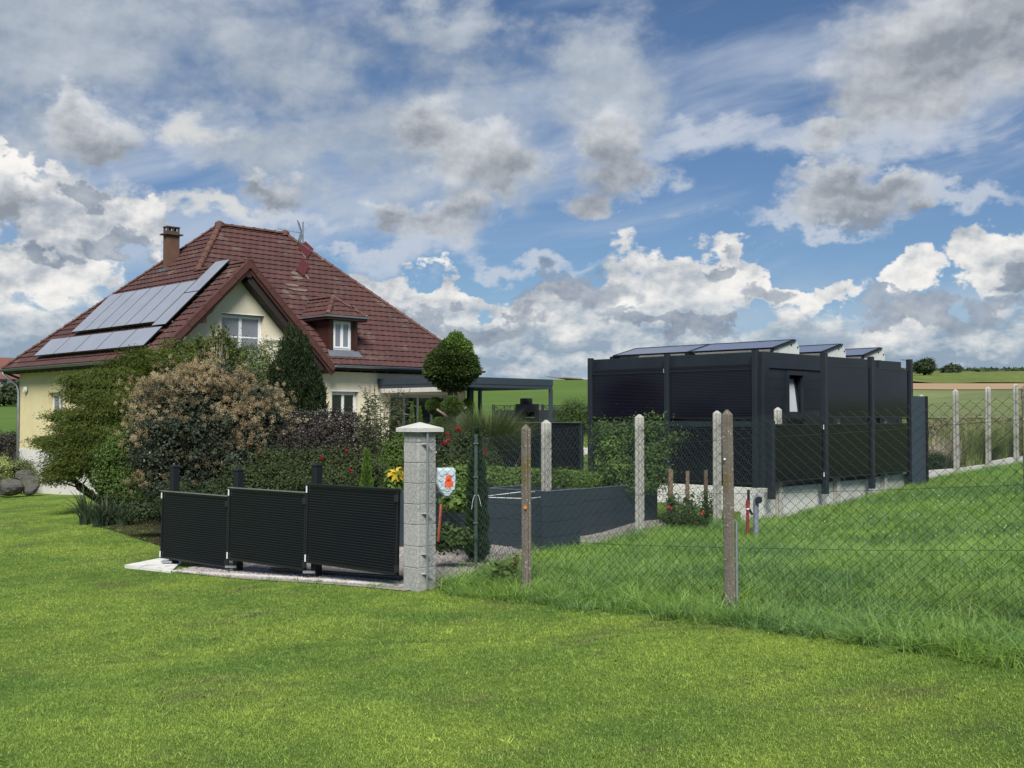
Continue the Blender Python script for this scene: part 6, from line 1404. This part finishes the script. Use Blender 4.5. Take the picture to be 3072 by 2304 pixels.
# roses
def flowers(root, pts, r_, size=.045, m='petal_red'):
    for (px, row, Y) in pts:
        c = np.array(at(px, row, Y)); q_ = sph(40, r_) * size * r_.uniform(.4, 1, (40, 1)); put(root, 'rose_bloom', leaves(c + q_, q_ / size, size * .9, size * .8, r_), m)
root, r_ = bush('left_rose_bush', 1000, 1420, 19.5, [PB(960, 1400, 19.5, 80, 50), PB(1040, 1400, 19.5, 70, 55), PB(1110, 1430, 19.2, 60, 45), PB(1000, 1440, 19, 120, 35), PB(930, 1440, 19, 70, 40)], 760, 20, .08, .045, .032, 'leaf_rose', 'loose rose bush with red blooms behind the right solar panel', 'rose bush', seed=22, group='red rose bushes')
flowers(root, [(1040, 1353, 18.9), (963, 1373, 18.8), (1052, 1412, 18.6)], r_, .032)
root, r_ = bush('right_rose_bush', 1390, 1400, 20.5, [PB(1350, 1370, 20.5, 60, 60), PB(1410, 1350, 20.7, 60, 55), PB(1440, 1400, 20.3, 60, 50), PB(1340, 1420, 20, 50, 40)], 560, 20, .08, .045, .032, 'leaf_rose', 'rose bush with clustered red blooms right of the block pillar', 'rose bush', seed=23, group='red rose bushes')
flowers(root, [(1342, 1303, 20.0), (1336, 1328, 19.8), (1346, 1322, 19.8), (1371, 1285, 20), (1378, 1288, 20), (1451, 1350, 19.8), (1455, 1360, 19.8), (1328, 1330, 19.8)], r_, .036)
# little conifers
def conifer(name, px, row_t, row_b, Y, half, m, label, seed, tips=1, n=5200, cat='conifer', group=None, L=.06, ragged=.1):
    r_ = rr(seed); t = at(px, row_t, Y); b = at(px, row_b, Y); zb = min(b.z, g(b.x, b.y) + .05); root = empty(name, (b.x, b.y, zb), 0, label, cat, group); H = t.z - zb; hw = half * Y / F
    tt = r_.uniform(0, 1, n) ** .8; prof = hw * np.clip(np.minimum(tt * 2.6 + .05, 1) * np.minimum((1 - tt) * 8 + .5, 1) * (.55 + .45 * tt ** .6), 0, 1) * (1 + ragged * np.sin(tt * 31 + seed)); a = r_.uniform(0, 6.28, n); rad = prof * np.sqrt(r_.uniform(.3, 1, n))
    p = np.stack([rad * np.cos(a), rad * np.sin(a), H * (1 - tt)], 1); arr = directed(p, np.stack([np.cos(a) * .5, np.sin(a) * .5, np.ones(n)], 1), L, L * .3, r_, .2)
    arrmesh('foliage', arr[0], arr[1], m, root); MB().tube([(0, 0, -.05), (0, 0, H * .9)], [.03, .008], 5).build('stem', 'bark_dark', root); return root
conifer('dwarf_conifer', 1100, 1352, 1470, 18.3, 21, 'leaf_thuja', 'bright green dwarf conifer behind the solar fence left of the pillar', 40, n=4500)
conifer('dwarf_conifer', 1236, 1208, 1290, 26, 14, 'leaf_thuja', 'slim pointed bright green conifer above the pillar cap', 41, n=2600)
conifer('dwarf_conifer', 1260, 1222, 1290, 26.2, 17, 'leaf_thuja', 'rounder bright green conifer just right of the slim one above the cap', 42, n=2600)
conifer('slim_cypress', 1431, 1292, 1690, 15.3, 31, 'leaf_cypress', 'slim dark green cypress behind the wire fence', 43, n=13000, L=.075, ragged=.14)
# topiary tree
r_ = rr(44); Y = 30.0; tx = at(1356, 1300, Y); root = vegroot('topiary_tree', tx.x, tx.y, 'cloud-pruned topiary tree with one large round head and small balls', 'tree')
def ball(px, row, rx, ry, n, m, name='foliage_ball', L=.06, egg=0, fuzz=.03, dy=0):
    c = np.array(at(px, row, Y + dy)); k = Y / F; d = sph(n, r_); rad = r_.uniform(.82, 1.0, (n, 1)) + r_.normal(0, fuzz, (n, 1)) * .6
    sc = np.array([rx * k, rx * k, ry * k]); wx = 1 - egg * np.clip(d[:, 2:3], -1, 1); p = c + d * rad * sc * np.concatenate([wx, wx, np.ones_like(wx)], 1); p = p + sc[0] * .05 * np.sin(d * 8)
    put(root, name, cat_(directed(p, d + np.array([0, 0, .25]), L, L * .42, r_, .5), leaves(c + sph(n // 5, r_) * r_.uniform(0, .8, (n // 5, 1)) * sc, np.ones((n // 5, 3)), L * 1.6, L, r_)), m)
    return c
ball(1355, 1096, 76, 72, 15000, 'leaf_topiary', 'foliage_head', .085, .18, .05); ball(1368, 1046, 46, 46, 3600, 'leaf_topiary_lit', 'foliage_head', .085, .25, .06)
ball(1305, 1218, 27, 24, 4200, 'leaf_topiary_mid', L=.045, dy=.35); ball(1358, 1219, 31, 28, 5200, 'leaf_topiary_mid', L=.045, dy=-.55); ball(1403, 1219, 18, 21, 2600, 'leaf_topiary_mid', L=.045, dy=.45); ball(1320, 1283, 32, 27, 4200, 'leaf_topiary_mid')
mb = MB(); L0 = root.location; q_ = lambda px, row, dy=0: at(px, row, Y + dy) - L0
mb.tube([(0, 0, 0), q_(1360, 1270), q_(1358, 1240), q_(1352, 1200), q_(1350, 1150)], [.10, .09, .085, .075, .07], 8); mb.tube([q_(1360, 1255), q_(1372, 1225), q_(1364, 1150)], [.07, .05, .05], 7); mb.tube([q_(1355, 1262), q_(1335, 1245), q_(1310, 1228)], [.05, .04, .03], 6); mb.tube([q_(1366, 1235), q_(1385, 1230), q_(1400, 1222)], [.04, .035, .025], 6); mb.tube([q_(1352, 1180), q_(1372, 1160), q_(1385, 1150)], [.04, .03, .02], 6)
mb.build('trunk', 'bark', root, True)
# ornamental grass behind the wire fence
p = at(1462, 1400, 22.5); tuft('ornamental_grass', p.x, p.y, 5200, 1.45, .014, .78, .30, 'large fountain of ornamental grass behind the slim cypress', 'ornamental grass', 'fountain_grass', None, 6, 50, z=at(1462, 1420, 22.5).z)
# garden fill: greens in the beds
def bedveg(name, px0, px1, row, Y0, Y1, hpx, n, m, label, seed, L=.05, Wd=.03):
    bl = [PB(px0 + (px1 - px0) * (k + .5) / 7, row + rr(seed + k).uniform(-6, 6), Y0 + (Y1 - Y0) * k / 7, (px1 - px0) / 11, hpx * rr(seed + k).uniform(.7, 1.2)) for k in range(7)]
    return bush(name, (px0 + px1) / 2, row + hpx, (Y0 + Y1) / 2, bl, n, 18, .07, L, Wd, m, label, 'plant', seed=seed, stems=0, ncore=800, group=None, corel=.06)
bedveg('vegetable_rows', 1370, 1580, 1436, 18.6, 18.6, 28, 560, 'leaf_veg', 'light green vegetables growing in the bed behind the slim cypress', 51)
bedveg('strawberry_plants', 1335, 1400, 1435, 16.8, 16.8, 26, 220, 'leaf_veg', 'yellow-green leafy plants beneath the plastic shield', 52)
bedveg('herb_bed', 1580, 1700, 1442, 18.6, 19.0, 28, 300, 'leaf_privet', 'low green herbs between the mossy post and the first grey post', 53)
bedveg('lettuce_bed', 1685, 1790, 1442, 19.5, 20.2, 22, 420, 'leaf_veg', 'fresh yellow-green leafy crop in the long raised bed', 54, .04, .02)
bedveg('trailing_plant', 1345, 1400, 1500, 15.8, 15.8, 14, 120, 'leaf_veg', 'trailing light green vine hanging over the planter by the pillar', 55, .07, .06)
bedveg('ground_vine', 1300, 1390, 1612, 14.6, 14.6, 14, 150, 'leaf_tomato', 'low creeping vine on the gravel beside the pillar', 56, .06, .05)
root, r_ = bush('climbing_bush', 1900, 1450, 20.8, [PB(1840, 1330, 20.8, 60, 55), PB(1850, 1410, 20.6, 70, 60), PB(1960, 1330, 21, 55, 55), PB(1960, 1410, 20.8, 60, 60), PB(1800, 1280, 20.8, 30, 25), PB(1960, 1270, 21, 35, 30), PB(1880, 1290, 21, 45, 30), PB(2020, 1310, 21, 35, 12), PB(1900, 1450, 20.6, 90, 30)], 620, 18, .10, .055, .030, 'leaf_tomato', 'tall sprawling tomato and raspberry bush against the cabin panels', seed=57, stems=.018, ncore=500)
bl = [PB(1840, 1400, 20.3, 40, 45), PB(1830, 1340, 20.4, 30, 30)]; p, nr = clumped(bl, 90, 14, .07, r_); put(root, 'pale_leaves', leaves(p, nr, .06, .035, r_), 'leaf_veg')
for k, (px, row) in enumerate(((2013, 1530), (2062, 1530), (2117, 1520))):
    Y = 20.0 + k * .45; bush('tomato_plant', px + 6, 1560, Y, [PB(px + 8, row - 20, Y, 24, 30), PB(px + 4, row + 10, Y, 24, 26)], 60, 12, .06, .055, .022, 'leaf_tomato', ('left', 'middle', 'right')[k] + ' tomato plant tied to its wooden stake', 'plant', seed=60 + k, ncore=40, stems=.008, group='tomato plants on stakes')
for k, (px, row) in enumerate(((2006, 1522), (2105, 1543), (2109, 1536), (2014, 1526))):
    p = at(px, row, 19.75); mbt = MB(); mbt.tube([(0, 0, -.04), (0, 0, -.02), (0, 0, .02), (0, 0, .035)], [.012, .026, .026, .01], 8); o = mbt.build('tomato', 'red_valve', None, True); o.location = p
    tag(o, ('upper ripe tomato on the left stake plant', 'lower tomato on the right stake plant', 'upper tomato on the right stake plant', 'second ripe tomato on the left stake plant')[k], 'tomato', 'tomatoes at the stakes')
bush('low_herb_mat', 2040, 1570, 19.2, [PB(2030, 1560, 19.2, 50, 16), PB(2080, 1565, 19.2, 40, 14)], 180, 16, .05, .035, .022, 'leaf_dark', 'dark low herb mat at the foot of the tomato stakes', 'plant', seed=64, stems=0, ncore=400)
s3 = [gpix(2010, 1572), gpix(2072, 1580)]
ks = empty('bed_edge_stone', s3[0], 0, 'white bed edging stone peeking from the long grass', 'stone'); d = s3[1] - s3[0]; MB().prism([(0, 0, -.1), tuple(d + Vector((0, 0, -.1))), tuple(d + Vector((0, 0, .12))), (0, 0, .14)], (-.06, .08, 0)).build('stone_body', 'kerb_white', ks)
# yellow flowering plant at the pillar
r_ = rr(65); root = vegroot('yellow_plant', at(1180, 1460, 14.6).x, 14.6, 'yellow-flowered plant peeking over the right solar panel', 'plant'); p, nr = clumped([PB(1185, 1440, 14.6, 18, 30), PB(1175, 1465, 14.5, 22, 20)], 40, 7, .05, r_); put(root, 'leaves', leaves(p, nr, .09, .05, r_), 'leaf_veg')
p, nr = clumped([PB(1190, 1425, 14.5, 14, 22), PB(1172, 1428, 14.5, 8, 6)], 16, 7, .03, r_); put(root, 'yellow_petals', leaves(p, nr, .11, .06, r_), 'leaf_yellow'); MB().tube([(0, 0, 0), (0, 0, 1.0)], .01, 5).build('stem', 'leaf_veg', root)
# weed at the mossy post
r_ = rr(66); w_ = gpix(1505, 1770); root = vegroot('thistle_weed', w_.x, w_.y, 'broad-leaved weed with a withered brown stem left of the first mossy post', 'plant')
c = np.array(root.location) + np.stack([r_.normal(0, .09, 70), r_.normal(0, .09, 70), r_.uniform(.05, .33, 70)], 1); put(root, 'leaves', leaves(c, np.tile([0, -.4, .8], (70, 1)), .13, .075, r_), 'weed_leaf')
c = np.array(root.location) + np.stack([.16 + r_.normal(0, .02, 30), r_.normal(0, .02, 30), r_.uniform(.2, .40, 30)], 1); put(root, 'withered_leaves', leaves(c, np.tile([0, -.4, .8], (30, 1)), .06, .03, r_), 'dry_brown'); MB().tube([(.05, 0, 0), (.13, 0, .2), (.17, 0, .4)], .006, 4).build('stem', 'dry_brown', root)
# left edge bushes, right distant greenery
bush('dark_hedge_bush', 40, 1380, 44, [PB(20, 1330, 44, 50, 30), PB(70, 1345, 44, 40, 35), PB(-40, 1330, 44, 60, 40), PB(40, 1380, 43, 60, 30)], 500, 18, .14, .09, .05, 'leaf_purple', 'dark reddish bush left of the house corner', seed=70, ncore=1200, stems=.03)
bush('golden_bush', 5, 1420, 40.5, [PB(5, 1400, 40.5, 30, 32), PB(-30, 1420, 40.5, 40, 30)], 260, 18, .1, .07, .04, 'grass_gold', 'yellow-green bush at the far left edge above the boulders', seed=71, ncore=500)
bush('variegated_bush', 65, 1400, 41, [PB(60, 1400, 41, 28, 20), PB(85, 1420, 41, 20, 18)], 200, 18, .1, .06, .04, 'grass_clump', 'small pale variegated bush above the large boulder', seed=72, ncore=400)
bush('grey_shrub', 1722, 1260, 33, [PB(1720, 1235, 33, 42, 34), PB(1755, 1250, 33, 30, 40), PB(1690, 1260, 33, 28, 24), PB(1730, 1280, 33, 50, 30)], 420, 22, .11, .07, .02, 'leaf_tomato', 'loose grey-green shrub left of the cabin', seed=73)
for k, (px, row, Yv) in enumerate(((60, 1165, 175), (30, 1172, 165), (-60, 1160, 180), (85, 1158, 200))):
    bush('far_bush', px, row + 10, Yv, [PB(px, row, Yv, 22, 12), PB(px + 14, row + 4, Yv, 14, 8)], 90, 16, .5, .6, .4, 'leaf_far', ('dark round bush before the distant red-roofed house', 'low dark bush left of the distant houses gable', 'bush beyond the left picture edge', 'dark tree close to the downpipe in the distance')[k], 'bush', seed=74 + k, ncore=150, corel=.8, stems=.05, group='distant bushes at left')
bush('field_hedge', 30, 1190, 120, [PB(x, 1196, 120, 26, 7) for x in (-80, -40, 0, 40, 80)], 200, 16, .35, .35, .2, 'leaf_dark', 'low hedge line across the left field', 'hedge', seed=79, ncore=200, corel=.5, stems=0)
def fartree(px, row, Y, rx, ry, label, seed):
    r_ = rr(seed); p0 = at(px, row + ry, Y); root = empty('field_tree', (p0.x, p0.y, g(p0.x, p0.y)), 0, label, 'tree', 'trees on the far field edge')
    bl = [PB(px + r_.uniform(-.5, .5) * rx, row + r_.uniform(-.45, .4) * ry, Y + r_.uniform(-2, 2), rx * .52, ry * .52) for _ in range(10)] + [PB(px, row, Y, rx * .72, ry * .75)]
    p, nr = clumped(bl, 520, 20, Y * .0013, r_); put(root, 'crown', cat_(leaves(p, nr, Y * .0016, Y * .0011, r_), core(bl, 1500, Y * .003, r_)), 'leaf_far'); MB().tube([(0, 0, -.5), (0, 0, 4)], [.45, .3], 6).build('trunk', 'bark_dark', root)
fartree(2773, 1100, 330, 38, 24, 'large round tree on the field edge right of the cabin', 80); fartree(2855, 1110, 380, 27, 12, 'smaller flat-topped tree right of the large round tree', 81)
def forestline():
    r_ = rr(82); P_ = []; n = 2600; px = r_.uniform(2650, 3400, n); Yv = r_.uniform(900, 960, n); rows = np.interp(px, [2650, 2900, 3072, 3400], [1118, 1119, 1117, 1112]) - r_.uniform(-4, 9, n) * (.5 + .5 * np.sin(px * .09) ** 2)
    c = np.array([at(a, b, y) for a, b, y in zip(px, rows, Yv)]); v, f = leaves(c, np.tile([0, -1., .6], (n, 1)), 6.5, 5, r_); tag(arrmesh('far_wood', v, f, 'leaf_far'), kind='stuff')
forestline()
# greenery behind the rear fence at right
for k, (px, Yv, h, m, lb) in enumerate(((2905, 30.2, 1.5, 'grass_gold', 'tall golden-green grass clump behind the rear fence, left one'), (2935, 30.8, 1.35, 'grass_clump', 'grey-green arching grass between the eighth and ninth posts'), (3005, 31.8, 1.45, 'grass_gold', 'golden-green grass clump behind the rear fence, right one'), (3080, 33.2, 1.4, 'grass_clump', 'arching grass at the far right behind the fence'))):
    p = at(px, 1380, Yv); tuft('tall_grass_clump', p.x, p.y, 1300, h * .95, .020, .62, .45, lb, 'ornamental grass', m, 'grass clumps behind the rear fence', 5, 90 + k)
p = at(2818, 1380, 28.9); tuft('pink_plume_grass', p.x, p.y, 520, 1.2, .012, .45, .5, 'pinkish flowering grass right of the flat grey end panel', 'ornamental grass', 'grass_pink', None, 5, 95)
bush('fence_shrub', 2810, 1400, 28.4, [PB(2808, 1385, 28.4, 30, 24), PB(2850, 1390, 28.8, 26, 18)], 240, 18, .08, .05, .03, 'leaf_dark', 'dark green shrub at the foot of the pink grass', seed=96)
bush('heather_patch', 2900, 1290, 38, [PB(x, 1285, 37, 40, 16) for x in (2800, 2860, 2920, 2980, 3040, 3110)], 700, 16, .2, .10, .04, 'heath_weed', 'brownish heath growth beyond the rear fence', 'heath', seed=97, stems=0, ncore=1200)
